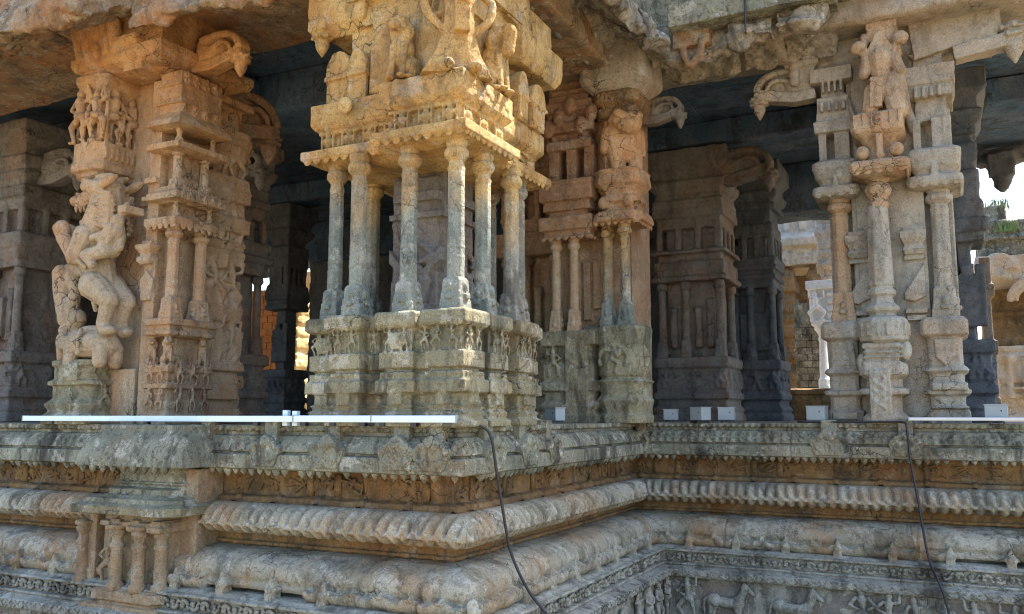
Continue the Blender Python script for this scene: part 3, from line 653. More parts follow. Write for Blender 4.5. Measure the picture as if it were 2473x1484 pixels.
b.box(-3.45, -2.74, .22, .9, 0, 2.80); b.box(-3.45, -2.9, .12, 1.0, .0, .42); b.box(-2.86, -2.74, .12, .6, 0, 2.7)
b.box(-3.3, -2.80, .20, 1.0, 1.72, 1.80); b.box(-3.3, -2.82, .17, 1.0, .30, .34); b.stack(-3.4, -2.9, .3, 1, [(.14, .08), (.10, .12), (.12, .20), (.10, .26), (.13, .3), (.13, .4)])
b.frame((-2.80, .11, 1.1), **FRONT)
b.box(-.05, .05, 0, .03, .14, .3); b.stack(-.05, .05, -.01, .04, [(.0, .12), (.02, .14), (.02, .17), (.0, .19), (.03, .24), (.03, .27)]); b.prism([(-.07, .0), (0, .07), (.07, .0), (.05, -.16), (-.05, -.16)], 0, .025); b.box(-.06, .06, 0, .03, .76, .80); b.box(-.07, .05, 0, .04, .62, .65)
b.frame(); obj('shaft', b, M_yali, yp, voxel=.010)
# bracket block with divine figures above the beast
b = B()
b.stack(-3.47, -3.17, -.10, .30, [(-.10, 1.80), (-.09, 1.86), (.0, 1.93), (.0, 1.96), (.03, 1.975), (.03, 2.03), (.02, 2.05), (.02, 2.20), (-.03, 2.22)], .05)
b.box(-3.42, -3.22, -.05, .3, 2.18, 2.72)
b.stack(-3.45, -3.19, -.08, .30, [(-.04, 2.58), (.02, 2.64), (.05, 2.70), (.05, 2.75), (.02, 2.77), (.02, 2.86), (.045, 2.88), (.045, 2.94), (.02, 2.96), (-.05, 3.0)], .05)
for fr, o, sd in ((FRONT, (-3.32, -.05, 2.21), 1), (RIGHT, (-3.22, .10, 2.21), 2)):
    b.frame(o, **fr); figure(b, -.09, 0, .45, .04, sd*3, True, .8); figure(b, .10, 0, .42, .04, sd*3+1, True, .8); figure(b, .0, .02, .28, .05, sd*3+2, True, .6)
    for k in range(5): b.cap((-.16+.08*k, .01, .02), (-.14+.08*k, .02, .42-.03*(k % 2)), .018, .012)
    for k in range(7): b.box(-.17+.05*k, -.145+.05*k, 0, .03 if sd == 1 else .09, -.14, -.05)
    for k in range(6): figure(b, -.15+.06*k, .60, .1, .05 if sd == 1 else .03, k, True, .5)
b.frame(); obj('figure_block', b, M_yalic, yp, voxel=.006, wear=((.12, .010), (.03, .005)))
# the beast itself (faces left)
def YP(px, py, y=0.0):                               # along the pier front, sketched in steps of 3.6 mm / 3.25 mm
    return (-3.325+(px-205)*.0046, y, .07+(1000-py)*.003285)
b = B(); c = lambda p, q, r0, r1=None, y0=0.0, y1=None, fl=1: b.cap(YP(*p, y0), YP(*q, y0 if y1 is None else y1), r0, r1, n=12, fl=fl)
c((213, 590), (222, 645), .165, .135); c((222, 640), (238, 695), .135, .115)                               # chest, belly
c((226, 575), (244, 515), .165, .15); c((244, 515), (240, 478), .15, .13); b.ell(YP(236, 466), (.15, .16, .10)); c((226, 466), (178, 488), .105, .07); b.ell(YP(168, 484), (.055, .085, .055)); b.ell(YP(196, 456), (.07, .09, .035), (0, .55, 0)); c((170, 470), (160, 462), .03, .015)
c((244, 530), (198, 545), .075, .045); b.ell(YP(192, 541), (.05, .07, .035)); c((240, 490), (238, 525), .10, .09)
for k in range(4): b.cap(YP(178+11*k, 505, -.06), YP(179+11*k, 515, -.06), .016, .008); b.cap(YP(200+10*k, 533-2*k, -.05), YP(199+10*k, 524-2*k, -.05), .013, .007)
for k in range(7):
    for s in (-1, 1): b.tube([YP(252+4*math.sin(k), 480+13*k, s*.13), YP(272, 487+13*k, s*.10), YP(276, 498+13*k, s*.07), YP(264, 500+13*k, s*.10)], [.02, .026, .024, .014])
for s in (-1, 1):
    b.ell(YP(218, 462, s*.125), (.045, .04, .045)); b.tube([YP(205, 456, s*.10), YP(217, 447, s*.14), YP(231, 455, s*.13)], .022); b.ell(YP(268, 458, s*.12), (.13, .035, .04), (0, -.25, 0)); c((236, 442), (266, 438), .04, .018, s*.07)
    c((226, 580), (205, 632), .085, .075, s*.13); c((205, 632), (170, 580), .065, .055, s*.13); b.ell(YP(166, 560, s*.13), (.065, .065, .08)); b.ell(YP(158, 556, s*.13), (.045, .05, .05))
    c((240, 700), (279, 738), .115, .075, s*.08); c((279, 738), (268, 790), .065, .048, s*.08); b.ell(YP(280, 808, s*.08), (.075, .06, .04)); c((268, 790), (275, 806), .05, .05, s*.08)
c((150, 560), (152, 600), .07, .06, .02); b.ell(YP(142, 552, .02), (.055, .06, .06)); c((150, 600), (165, 640), .06, .05, .02)          # companion at the left
for k in range(6): b.tube([YP(250-3*k, 500+13*k, -.10+.02*k), YP(262-5*k, 512+13*k, -.06), YP(262-6*k, 520+12*k, .06), YP(250-3*k, 512+13*k, .10)], .022)
b.tube([YP(200, 610, -.165), YP(215, 640, -.15), YP(235, 660, -.13)], .02); b.tube([YP(180, 600, -.10), YP(200, 650, -.13), YP(232, 690, -.10), YP(240, 760, -.04)], .022)
# weathered trunk of the elephant rising to the beast's paws
c((143, 660), (150, 720), .075, .07, -.03); c((150, 720), (160, 775), .07, .06, -.03); c((165, 665), (178, 700), .06, .05, -.02); c((178, 700), (172, 755), .05, .045, -.02); c((165, 650), (176, 640), .05, .06); c((150, 650), (180, 655), .05, .05)
obj('beast', b, M_yali, yp, voxel=.0065, wear=((.10, .016), (.03, .006)))
b = B(); c = lambda p, q, r0, r1=None, y0=0.0, y1=None: b.cap(YP(*p, y0), YP(*q, y0 if y1 is None else y1), r0, r1, n=12)
c((190, 832), (245, 835), .115, .115); b.ell(YP(255, 838), (.10, .125, .11)); b.ell(YP(165, 828), (.09, .10, .10)); c((150, 830), (150, 868), .055, .045)
for s in (-1, 1):
    for x in (190, 262): c((x, 845), (x, 878), .055, .055, s*.07)
    b.ell(YP(172, 828, s*.1), (.06, .025, .07))
b.tube([YP(222, 800, -.10), YP(225, 830, -.14), YP(222, 860, -.12)], .02); c((205, 805), (245, 805), .05, .05); b.ell(YP(163, 800), (.06, .09, .07)); c((165, 795), (180, 770), .075, .075)
obj('elephant', b, M_yali, yp, voxel=.0085, wear=((.10, .014), (.03, .006)))
b = B(); b.ell(YP(283, 553, -.06), (.055, .055, .06)); b.cap(YP(277, 575, -.06), YP(264, 610, -.08), .085, .07, n=10); b.cap(YP(270, 622, -.1), YP(240, 632, -.16), .06, .05); b.cap(YP(240, 632, -.16), YP(252, 655, -.15), .045, .035)
b.cap(YP(272, 580, -.1), YP(250, 592, -.15), .035, .028); b.cap(YP(285, 585, -.02), YP(290, 615, -.05), .035, .03); b.ell(YP(268, 622, -.06), (.09, .08, .05)); b.cap(YP(292, 530, -.04), YP(298, 512, -.04), .03, .02); b.box(*[v for p in ((-2.95, -2.86), (-.08, .1), (1.60, 1.66)) for v in p])
obj('rider', b, M_yali, yp, voxel=.0085, wear=((.10, .010), (.03, .005)))
# colonnette side of the pier
BX = (-2.76, -2.53, .10, .52)
b = B(); b.stack(*BX, [(.02, 0), (.02, .07), (0, .09), (.01, .16), (-.01, .18), (-.01, .26), (.02, .27), (.02, .30), (.0, .31), (.0, .38), (.015, .39), (.015, .44), (-.03, .45)])
b.stack(*BX, [(-.03, .655), (.02, .67), (.02, .70), (.005, .71), (.005, .735), (.03, .745), (.035, .79), (.0, .80)])
b.box(-2.74, -2.62, .25, .5, .42, .68)
for x, y in ((-2.57, .13), (-2.57, .47), (-2.74, .13)):
    b.frame((x, y, .44), x=(d2, d2, 0), y=(d2, -d2, 0)); lion(b, .23, -.02); b.frame()
for k in range(2):
    b.frame((-2.64, .09, .10+.2*k), **FRONT); figure(b, -.05, 0, .17, .01, k+60); figure(b, .06, 0, .16, .01, k+61)
    b.frame((-2.52, .3, .10+.2*k), **RIGHT); figure(b, -.1, 0, .17, .01, k+62); figure(b, .03, 0, .17, .01, k+63); figure(b, .15, 0, .16, .01, k+64)
b.frame(); obj('side_pedestal', b, M_yalic, yp, voxel=.006, wear=((.12, .012), (.03, .006)))
for y in (.15, .42): colonnette(yp, -2.585, y, .79, 1.50, .048, M_yali, 1)
b = B()
b.stack(*BX, [(-.02, 1.49), (.03, 1.505), (.05, 1.51), (.05, 1.565), (.0, 1.575)]); b.box(-2.78, -2.62, .2, .5, 1.55, 2.2)
b.stack(*BX, [(-.02, 1.69), (.0, 1.70), (.05, 1.71), (.045, 1.76), (.0, 1.79), (.0, 1.82)])
b.stack(*BX, [(-.02, 2.085), (.03, 2.10), (.06, 2.105), (.06, 2.15), (.0, 2.17)]); b.stack(*BX, [(-.02, 2.27), (.03, 2.28), (.07, 2.29), (.05, 2.34), (.01, 2.39), (.0, 2.40), (.0, 2.74)])
b.box(-2.78, -2.51, .08, .54, 2.47, 2.485); b.box(-2.78, -2.515, .085, .535, 2.62, 2.635); scallops(b, -2.80, -2.48, .05, .57, 1.51, .03)
for zz in (1.575, 2.165):
    for x, y in ((-2.56, .13), (-2.56, .47)):
        b.frame((x, y, zz), x=(d2, d2, 0), y=(d2, -d2, 0)); lion(b, .125, -.01); b.frame()
for k in range(4): b.frame((-2.53, .15+.1*k, 2.64), **RIGHT); figure(b, 0, 0, .1, .01, k); b.frame((-2.53, .13+.11*k, 2.405), **RIGHT); figure(b, 0, 0, .07, .01, k)
b.frame()
for k in range(6): b.frame((-2.53+.045, .13+.075*k, 1.715), **RIGHT); figure(b, 0, 0, .075, 0, k); b.frame()
obj('tiered_side', b, M_yalic, yp, voxel=.006, wear=((.12, .012), (.03, .005)))
for y in (.15, .42): colonnette(yp, -2.585, y, 1.81, 2.10, .036, M_yali, 1)
b = B(); b.stack(-3.40, -2.62, -.02, .72, [(-.05, 2.74), (.02, 2.76), (.10, 2.80), (.12, 2.84), (.12, 2.90), (.06, 2.92), (.06, 3.3)]); b.box(-2.95, -2.75, -.1, .2, 2.72, 3.05); b.stack(-2.95, -2.8, -.12, .2, [(-.02, 2.76), (.03, 2.82), (.03, 2.86), (0, 2.9), (.05, 2.94), (.05, 2.98)])
for k in range(5): b.cap((-3.42+.1*k, -.12, 2.92), (-3.42+.1*k, -.16, 3.12), .05, .06)
obj('capital', b, M_yalic, yp, voxel=.010, wear=((.15, .02), (.035, .009)))
bracket(yp, (-2.50, .28, 2.80), (1, 0), .42, M_yalic)
bracket(yp, (-2.95, .95, 2.62), (.0, 1), .62, M_cp)

# ------------------------------------------------------------------ tiered pier blocks shared by the other piers
def pedestal_prof(h): return [(.05, 0), (.05, .08*h), (.02, .12*h), (.045, .18*h), (.0, .24*h), (.0, .33*h), (.035, .345*h), (.035, .43*h), (.0, .45*h), (.01, .5*h), (.01, .62*h), (-.01, .64*h), (-.01, .82*h), (.03, .84*h), (.035, .95*h), (.02, h)]

# lion pier, right of the front cluster
cp = thing('lion_pier', 'ruddy pier right of the front cluster, a rough cube capital and lion above paired colonnettes', 'pillar', (-.3, 3.2, 0))
b = B(); cx, cy = .05, 2.96
b.stack(cx-.19, cx+.19, cy-.19, cy+.19, [(.03, 0), (.035, .06), (.01, .09), (.03, .16), (.04, .20), (.01, .25), (.02, .34), (.045, .37), (.01, .39), (.0, .40), (.02, .42), (.02, .68), (.0, .69), (.025, .70), (.035, .85), (.01, .87)], .10)
b.frame((cx-.04, cy-.20, .44), **FRONT); figure(b, 0, 0, .25, .02, 77, True, .7); b.tube([(.13*math.cos(t), .01, .12+.13*math.sin(t)) for t in np.linspace(-.5, 3.6, 12)], .02); b.ell((.05, .03, .17), .04)
b.frame((cx+.2, cy, .44), **RIGHT); figure(b, 0, 0, .22, .01, 78); b.frame()
b.stack(-.68, -.2, 2.80, 3.6, [(o, z*.84) for o, z in pedestal_prof(1)]); b.box(-.6, -.2, 2.95, 3.8, 0, .9)
b.box(-.46, -.24, 2.76, 2.9, .0, .80)
for k, x in enumerate((-.58, -.38)): b.frame((x, 2.80, .42), **FRONT); figure(b, 0, 0, .26, .015, 80+k, True, .8)
b.frame(); obj('pedestal', b, M_ped, cp, voxel=.009, wear=((.14, .018), (.03, .008)))
for x, y in ((cx-.13, cy-.06), (cx+.06, cy-.13), (-.57, 2.84), (-.39, 2.84)): colonnette(cp, x, y, .86 if x > -.3 else .83, 1.80 if x > -.3 else 1.70, .047 if x > -.3 else .042, M_col if x > -.3 else M_yali, 1, .008)
b = B(); b.box(-.62, -.10, 3.0, 3.9, 0, 3.2); b.box(-.12, .10, 3.05, 3.6, 0, 3.2)
b.frame((-.35, 2.99, .9), **FRONT)
for k in range(4): b.box(-.2+.1*k, -.13+.1*k, 0, .03, .05+.1*(k % 2), .6)
b.frame(); tiers(b, -.66, -.22, 2.78, 3.4, 1.70, 2.25, 3); b.box(-.52, -.46, 2.74, 2.84, 1.78, 1.9); b.box(-.36, -.3, 2.74, 2.84, 1.78, 1.9)
scallops(b, -.70, -.18, 2.74, 3.3, 1.71, .035)
for x in (-.64, -.46, -.28): b.box(x, x+.10, 2.84, 3.2, 2.24, 2.58)
tiers(b, -.64, -.22, 2.82, 3.4, 2.56, 3.15, 12); b.box(-.66, -.14, 2.9, 3.3, 3.05, 3.4)
b.frame((-.5, 2.80, 2.62), **FRONT)
for k in range(5): b.ell((-.12+.11*k, .02, .15+.1*(k % 3)), (.06, .05, .09))
b.frame(); obj('shaft', b, M_cp, cp, voxel=.010, wear=((.14, .02), (.03, .008)))
b = B()
b.stack(cx-.17, cx+.17, cy-.17, cy+.17, [(-.02, 1.79), (.02, 1.80), (.075, 1.81), (.08, 1.84), (.06, 1.90), (.0, 1.92), (.0, 1.98), (.03, 2.0), (.02, 2.05), (.0, 2.07), (.03, 2.13), (.06, 2.17), (.06, 2.20), (.05, 2.27), (.06, 2.29), (.03, 2.31)], .08)
scallops(b, cx-.22, cx+.22, cy-.22, cy+.22, 1.81, .03)
for k in (-1, 1): b.ell((cx+k*.12, cy-.19, 1.99), (.05, .04, .06))
obj('cornice', b, M_yalic, cp, voxel=.008, wear=((.12, .018), (.03, .008)))
b = B(); b.frame((cx, cy-.02, 2.24), x=(d2, d2, 0), y=(d2, -d2, 0))
b.cap((0, 0, .28), (0, .02, .46), .17, .16, n=12); b.ell((0, .08, .52), (.17, .15, .13)); b.ell((0, .17, .46), (.12, .10, .09))
for s in (-1, 1):
    b.cap((s*.12, .05, .40), (s*.10, .12, .05), .085, .05); b.cap((s*.09, .08, .2), (s*.03, .14, .02), .05, .03); b.ell((s*.10, .15, .57), (.05, .05, .045)); b.cap((s*.16, .05, .42), (s*.19, .04, .25), .06, .045); b.ell((s*.14, .02, .62), (.06, .04, .07))
b.rbox((0, -.08, .3), (.34, .2, .6)); b.frame(); obj('lion', b, M_yali, cp, voxel=.009, wear=((.12, .020), (.03, .009)))
b = B(); b.stack(cx-.17, cx+.17, cy-.17, cy+.2, [(-.04, 2.76), (.02, 2.80), (.03, 2.87), (-.0, 2.89), (.05, 2.94), (.05, 3.02), (.0, 3.08)], .06)
obj('ruddy_block', b, M_red, cp, voxel=.010, wear=((.12, .03), (.04, .014))).name = 'neck_block'
b = B(); b.stack(cx-.29, cx+.29, cy-.25, cy+.3, [(-.10, 3.0), (.02, 3.12), (.035, 3.16), (.02, 3.50), (-.03, 3.54)], .05); b.frame((cx-.05, cy-.26, 3.2), **FRONT); figure(b, 0, 0, .25, .005, 5, True, .4); b.frame()
obj('capital', b, M_right, cp, voxel=.010, wear=((.2, .02), (.035, .009)))
bracket(cp, (.15, 3.4, 2.92), (1, 0), .36, M_back)

# ------------------------------------------------------------------ right pier with the standing figure
rp = thing('statue_pier', 'pale pier on the right with a broken standing statue above its single front column', 'pillar', (2.2, 3.6, 0))
b = B()
b.stack(2.03, 2.34, 3.20, 3.5, [(.02, 0), (.02, .05), (-.03, .1), (-.03, .22), (.03, .24), (.03, .28), (-.02, .30), (-.02, .36), (.03, .40), (.03, .48), (.0, .5)], .05)
b.box(2.08, 2.24, 3.15, 3.4, 0.0, .44); b.frame((2.15, 3.15, .04), **FRONT); b.tube([(.045*math.sin(t*2.2), .003, .03+t*.058) for t in np.linspace(0, 6, 25)], .013); b.tube([(-.045*math.sin(t*2.2), .003, .05+t*.055) for t in np.linspace(.5, 6, 22)], .010)
b.frame(); b.stack(2.06, 2.30, 3.2, 3.5, [(-.02, .46), (.03, .50), (.0, .52), (.03, .545), (.0, .56), (.03, .585), (.0, .60), (.03, .625), (.02, .66)]); b.ell((2.36, 3.28, .60), (.05, .06, .09)); b.ell((2.02, 3.26, .50), (.04, .06, .08))
obj('pedestal', b, M_right, rp, voxel=.0085, wear=((.12, .016), (.03, .007)))
b = B(); X0, Y0 = 2.20, 3.32
b.lathe(X0, Y0, [(.14, .65), (.20, .68), (.205, .70), (.205, .84), (.18, .87), (.11, .89), (.11, .91)], 8, PI/8)
b.lathe(X0, Y0, [(.10, .90), (.14, .93), (.145, .96), (.10, 1.0), (.09, 1.05), (.115, 1.07), (.115, 1.10), (.09, 1.13), (.108, 1.15), (.088, 1.8), (.08, 1.84)], 8, PI/8)
for k in range(8): a = k*PI/4+PI/8; b.rbox((X0+.185*math.cos(a), Y0+.185*math.sin(a), .77), (.035, .1, .1), (0, 0, a))
shaft = obj('front_column', b, M_right, rp, voxel=.007, wear=((.1, .008), (.02, .004)))
b = B(); b.lathe(X0+.01, Y0, [(.065, 1.80), (.085, 1.82), (.085, 1.86), (.07, 1.87), (.075, 1.90), (.10, 1.93), (.115, 1.97), (.09, 2.02), (.07, 2.03), (.11, 2.06), (.12, 2.09)], 12)
obj('capital', b, M_stat, shaft, voxel=.007, wear=((.1, .008), (.02, .004)))
b = B()
b.stack(2.10, 2.38, 3.16, 3.46, [(-.02, 2.06), (.04, 2.08), (.09, 2.10), (.10, 2.15), (.08, 2.18), (-.03, 2.20), (-.05, 2.30), (.0, 2.38), (.06, 2.43), (.07, 2.46), (.06, 2.56), (.07, 2.58), (.02, 2.61)], .03)
scallops(b, 2.02, 2.46, 3.09, 3.5, 2.10, .04)
b.lathe(2.25, 3.12, [(.002, 2.15), (.04, 2.22), (.03, 2.24), (.035, 2.40)], 6)
for k in (2.12, 2.38): b.ell((k, 3.14, 2.26), (.06, .05, .06))
b.frame((2.26, 3.09, 2.48), **FRONT); b.tube([(.03*math.cos(t), .005, .03+.03*math.sin(t)) for t in np.linspace(0, 6.2, 10)], .012)
for k in range(6): b.box(-.2+.07*k, -.19+.07*k, 0, .012, 0, .10)
b.frame(); obj('cornice', b, M_stat, rp, voxel=.006, wear=((.12, .014), (.03, .006)))
b = B(); b.frame((2.29, 3.24, 2.60), **FRONT)
b.cap((0, 0, .26), (0, .02, .50), .075, .10, n=10); b.ell((0, 0, .2), (.115, .11, .10))
b.cap((-.07, .02, .2), (-.10, .05, .03), .08, .07); b.cap((.08, .02, .2), (.12, .04, .02), .10, .09); b.cap((.10, .0, .28), (.14, .02, .02), .09, .08)
b.rbox((-.04, .10, .17), (.10, .06, .26), (0, .06, 0)); b.cap((-.11, .02, .5), (-.13, .05, .36), .05, .045); b.cap((.10, .02, .5), (.15, .04, .35), .055, .05)
for s, z in ((-1, .57), (1, .60)): b.cap((s*.08, .02, .52), (s*.14, .04, z), .045, .04); b.ell((s*.165, .06, z+.03), (.07, .065, .06))
b.cap((0, .0, .5), (.0, .02, .64), .07, .05); b.prism([(-.10, .56), (0, .50), (.10, .57), (.02, .72), (-.02, .72)], -.02, .07); b.box(-.12, .14, -.3, -.06, 0, .66); 
b.frame(); obj('statue', b, M_stat, rp, voxel=.006, wear=((.1, .016), (.03, .006)))
b = B(); b.stack(2.20, 2.42, 3.2, 3.6, [(-.035, 3.16), (-.03, 3.24), (.0, 3.34), (.01, 3.36), (.02, 3.5)]); b.box(2.22, 2.40, 3.28, 3.6, 2.6, 3.3)
for z in (3.15, 3.28): b.ell((2.17, 3.25, z), (.04, .06, .07)); b.ell((2.42, 3.3, z), (.04, .06, .07))
obj('top_bracket', b, M_stat, rp, voxel=.009, wear=((.12, .014), (.03, .006)))
b = B(); b.box(1.78, 2.78, 3.62, 4.3, 0, 3.35); b.box(2.02, 2.56, 3.50, 4.2, 0, 3.3); b.box(1.98, 2.06, 3.52, 4, .2, 3.2)
for fr in ((2.0, 3.50), (2.44, 3.50)):
    b.frame((fr[0], fr[1], 0), **FRONT); b.box(-.06, .10, 0, .04, 1.62, 1.66); b.stack(-.05, .09, -.01, .06, [(0, 1.42), (.02, 1.46), (.0, 1.5), (.03, 1.56), (.03, 1.62)]); b.prism([(-.07, 1.1), (.09, 1.34), (.09, 1.06), (.0, 1.02), (-.07, 1.04)], 0, .04); b.box(-.07, .10, 0, .05, .92, .96); b.box(-.06, .09, 0, .05, .86, .90)
    b.box(-.06, .1, 0, .03, 1.38, 1.41); b.cap((-.04, .02, 2.9), (.08, .03, 2.5), .04, .05); b.frame()
obj('shaft', b, M_right, rp, voxel=.010, wear=((.14, .012), (.03, .006)))
b = B()
for x0, x1, q in ((1.74, 1.98, 0), (2.52, 2.78, 1)):
    b.stack(x0, x1, 3.42, 3.9, [(.03, 0), (.03, .10), (.0, .12), (.0, .22), (.04, .24), (.045, .27), (.0, .29), (.0, .40), (.04, .43), (.02, .46), (.0, .47), (.0, .70), (.05, .73), (.05, .84), (.02, .875)], .03)
    b.box(x0-.0, x1, 3.44, 4.0, 0, .45); b.box(1.9, 2.6, 3.5, 4, 0, .44); b.frame(((x0+x1)/2, 3.43, .47), **FRONT)
    if q: b.prism([(-.08, .22), (.08, .22), (.07, .08), (.0, .0), (-.07, .07)], -.01, .05)
    else:
        for k in range(4): b.box(-.09, .04, 0, .02, .02+.05*k, .05+.05*k)
        b.cap((.09, .02, .0), (.06, .02, .2), .03, .03)
    b.frame()
b.box(1.76, 1.96, 3.36, 3.45, .03, .09); b.box(2.52, 2.8, 3.35, 3.45, .12, .14); b.box(2.54, 2.8, 3.34, 3.45, .27, .33)
obj('side_pedestal', b, M_right, rp, voxel=.009, wear=((.12, .012), (.03, .006)))
for x in (1.88, 2.67): colonnette(rp, x, 3.52,   .87, 1.98, .075, M_right if x > 2 else M_yalic, 1, .008)
b = B()
for x0, x1, q in ((1.74, 2.0, 0), (2.50, 2.80, 1)):
    b.stack(x0, x1, 3.40, 3.9, [(-.02, 1.96), (.05, 1.98), (.07, 2.0), (.06, 2.06), (.0, 2.08), (.02, 2.12), (.04, 2.14), (.05, 2.20), (.06, 2.22), (.06, 2.28), (.02, 2.31)], .03)
    scallops(b, x0-.06, x1+.05, 3.34, 3.8, 2.0, .04); b.lathe((x0+x1)/2-.0, 3.37, [(.002, 2.02), (.035, 2.06), (.03, 2.18)], 6)
    for x in (x0+.0, (x0+x1)/2+.0, x1-.065): b.box(x, x+.065, 3.42, 3.5, 2.30, 2.58)
    b.box(x0, x1, 3.6, 3.9, 2.2, 2.7)
    tiers(b, x0, x1, 3.42, 3.9, 2.56, 3.16, 5+q)
    for k in range(4): b.box(x0+.03+.06*k, x0+.06+.06*k, 3.36, 3.44, 2.75, 2.84); b.box(x0+.05+.05*k, x0+.07+.05*k, 3.38, 3.44, 2.93, 3.03)
obj('tiered_side', b, M_right, rp, voxel=.009, wear=((.12, .014), (.03, .006)))
b = B(); b.stack(1.72, 2.82, 3.5, 4.2, [(-.04, 3.14), (.0, 3.17), (.03, 3.22), (.03, 3.45)]); b.stack(1.5, 1.75, 3.4, 3.7, [(-.08, 3.02), (-.02, 3.08), (-.02, 3.2), (.02, 3.22), (.02, 3.4)]); 
for k in range(4): b.ell((1.56, 3.40, 3.08+.07*k), (.05, .05, .05))
b.frame((2.8, 3.5, 3.02), x=(1, 0, 0), y=(0, -1, 0)); b.prism([(-.25, .08), (.05, .14), (.35, .13), (.42, .25), (.40, .5), (-.3, .5)], -.3, .10); b.frame()
obj('capital', b, M_right, rp, voxel=.010, wear=((.16, .02), (.035, .008)))
bracket(rp, (1.66, 3.5, 2.96), (-1, 0), .46, M_right, voxel=.008)
b = B(); b.frame((2.95, 3.46, 3.05), x=(1, 0, 0), y=(0, 1, 0)); b.rbox((.15, 0, .08), (.5, .16, .12), (0, -.12, 0)); b.frame(); bud(b, 3.30, 3.46, 3.30, .27)
obj('bracket', b, M_right, rp, voxel=.009, wear=((.1, .014), (.03, .006)))

# ------------------------------------------------------------------ piers deeper in the hall
def back_pier(name, label, x, y, w_, d_, seed, mat, top=3.4, cols=True, voxel=.016, br=()):
    t = thing(name, label, 'pillar', (x, y, 0), 'piers in the dim hall behind')
    x0, x1, y0, y1 = x-w_/2, x+w_/2, y-d_/2, y+d_/2
    b = B(); b.stack(x0, x1, y0, y1, pedestal_prof(.78))
    for k in range(3): b.frame((x0+.12+k*(w_-.2)/2, y0, .40), **FRONT); figure(b, 0, 0, .22, .02, seed+k)
    for k in range(3): b.frame((x1, y0+.12+k*(d_-.2)/2, .40), **RIGHT); figure(b, 0, 0, .22, .02, seed+k+5)
    b.frame(); obj('pedestal', b, mat, t, voxel=voxel, wear=((.14, .025), (.035, .010)))
    b = B(); b.box(x0+.12, x1-.12, y0+.12, y1-.12, .7, top); tiers(b, x0, x1, y0, y1, 1.72, 2.12, seed); tiers(b, x0+.02, x1-.02, y0+.02, y1-.02, 2.40, 2.85, seed+1)
    for k in range(4):
        xx = x0+.02+k*(w_-.12)/3; b.box(xx, xx+.07, y0+.01, y0+.1, 2.1, 2.42)
        yy = y0+.02+k*(d_-.12)/3; b.box(x1-.1, x1-.01, yy, yy+.07, 2.1, 2.42)
    b.stack(x0, x1, y0, y1, [(-.05, 2.82), (.04, 2.92), (.06, 3.0), (.02, 3.02), (.02, 3.12), (.10, 3.2), (.10, top)])
    b.frame((x, y0+.1, .9), **FRONT)
    for k in range(4): b.box(-w_*.3+k*w_*.18, -w_*.3+k*w_*.18+.08, 0, .05, 0, .5+.1*(k % 2))
    b.frame(); obj('shaft', b, mat, t, voxel=voxel, wear=((.16, .03), (.04, .012)))
    if cols:
        for dx, dy in ((x0+.07, y0+.07), (x0+.07+(w_-.14)*.42, y0+.06), (x1-.07, y0+.07), (x1-.07, y1-.1)): colonnette(t, dx, dy, .77, 1.74, .05, mat, 1, .014)
    for o, dr, s in br: bracket(t, o, dr, s, mat, voxel=.014)
    return t
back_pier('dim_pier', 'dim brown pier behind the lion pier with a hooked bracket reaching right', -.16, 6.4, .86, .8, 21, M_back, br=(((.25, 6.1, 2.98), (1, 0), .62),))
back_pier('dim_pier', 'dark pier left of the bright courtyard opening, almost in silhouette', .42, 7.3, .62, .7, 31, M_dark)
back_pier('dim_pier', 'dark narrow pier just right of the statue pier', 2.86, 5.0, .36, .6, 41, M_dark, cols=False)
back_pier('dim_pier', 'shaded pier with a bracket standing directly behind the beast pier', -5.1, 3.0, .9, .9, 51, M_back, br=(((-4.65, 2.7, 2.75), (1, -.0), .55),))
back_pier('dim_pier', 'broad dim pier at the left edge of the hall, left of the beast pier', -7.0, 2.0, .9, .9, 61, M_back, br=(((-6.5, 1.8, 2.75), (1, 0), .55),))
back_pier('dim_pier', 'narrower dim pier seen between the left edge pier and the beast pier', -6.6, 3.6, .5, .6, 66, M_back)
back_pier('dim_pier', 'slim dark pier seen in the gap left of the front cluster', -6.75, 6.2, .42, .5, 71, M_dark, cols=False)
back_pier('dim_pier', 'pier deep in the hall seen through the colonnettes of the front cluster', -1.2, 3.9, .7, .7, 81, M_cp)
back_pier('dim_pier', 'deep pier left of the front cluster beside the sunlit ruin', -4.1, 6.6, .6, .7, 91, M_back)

# ------------------------------------------------------------------ roof
rf = thing('hall_roof', 'broken stone roof with ragged eave slabs and deep beams over the pillars', 'roof', (-1, 3, 3.2))
b = B(); r = random.Random(4)
for k in range(13):
    y0 = -.12+.72*k; zz = 3.70+r.uniform(0, .05); b.box(-14, -5.2+r.uniform(-.3, .3), y0, y0+.705, zz+.02, 4.15); b.box(-5.1, .1, y0, y0+.705, zz, 4.15)
    if y0 > 2.9: b.box(.1, 6.5, y0, y0+.705, zz+.015, 4.15)
b.box(-14, .1, -.12, 9.2, 3.8, 4.1); b.box(.1, 6.5, 3.0, 9.2, 3.8, 4.1)
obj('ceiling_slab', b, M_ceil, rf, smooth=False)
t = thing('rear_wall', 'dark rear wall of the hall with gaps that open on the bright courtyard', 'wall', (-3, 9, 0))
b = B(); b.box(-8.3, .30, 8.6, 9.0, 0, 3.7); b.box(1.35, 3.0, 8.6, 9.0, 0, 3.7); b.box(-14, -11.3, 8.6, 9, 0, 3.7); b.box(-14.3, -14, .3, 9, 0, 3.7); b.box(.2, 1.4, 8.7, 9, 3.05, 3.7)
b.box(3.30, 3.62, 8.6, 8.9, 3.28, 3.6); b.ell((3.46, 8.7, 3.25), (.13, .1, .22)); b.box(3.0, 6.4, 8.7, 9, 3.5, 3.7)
obj('masonry', b, M_dark, t, voxel=.05, wear=((.4, .12), (.1, .05)))
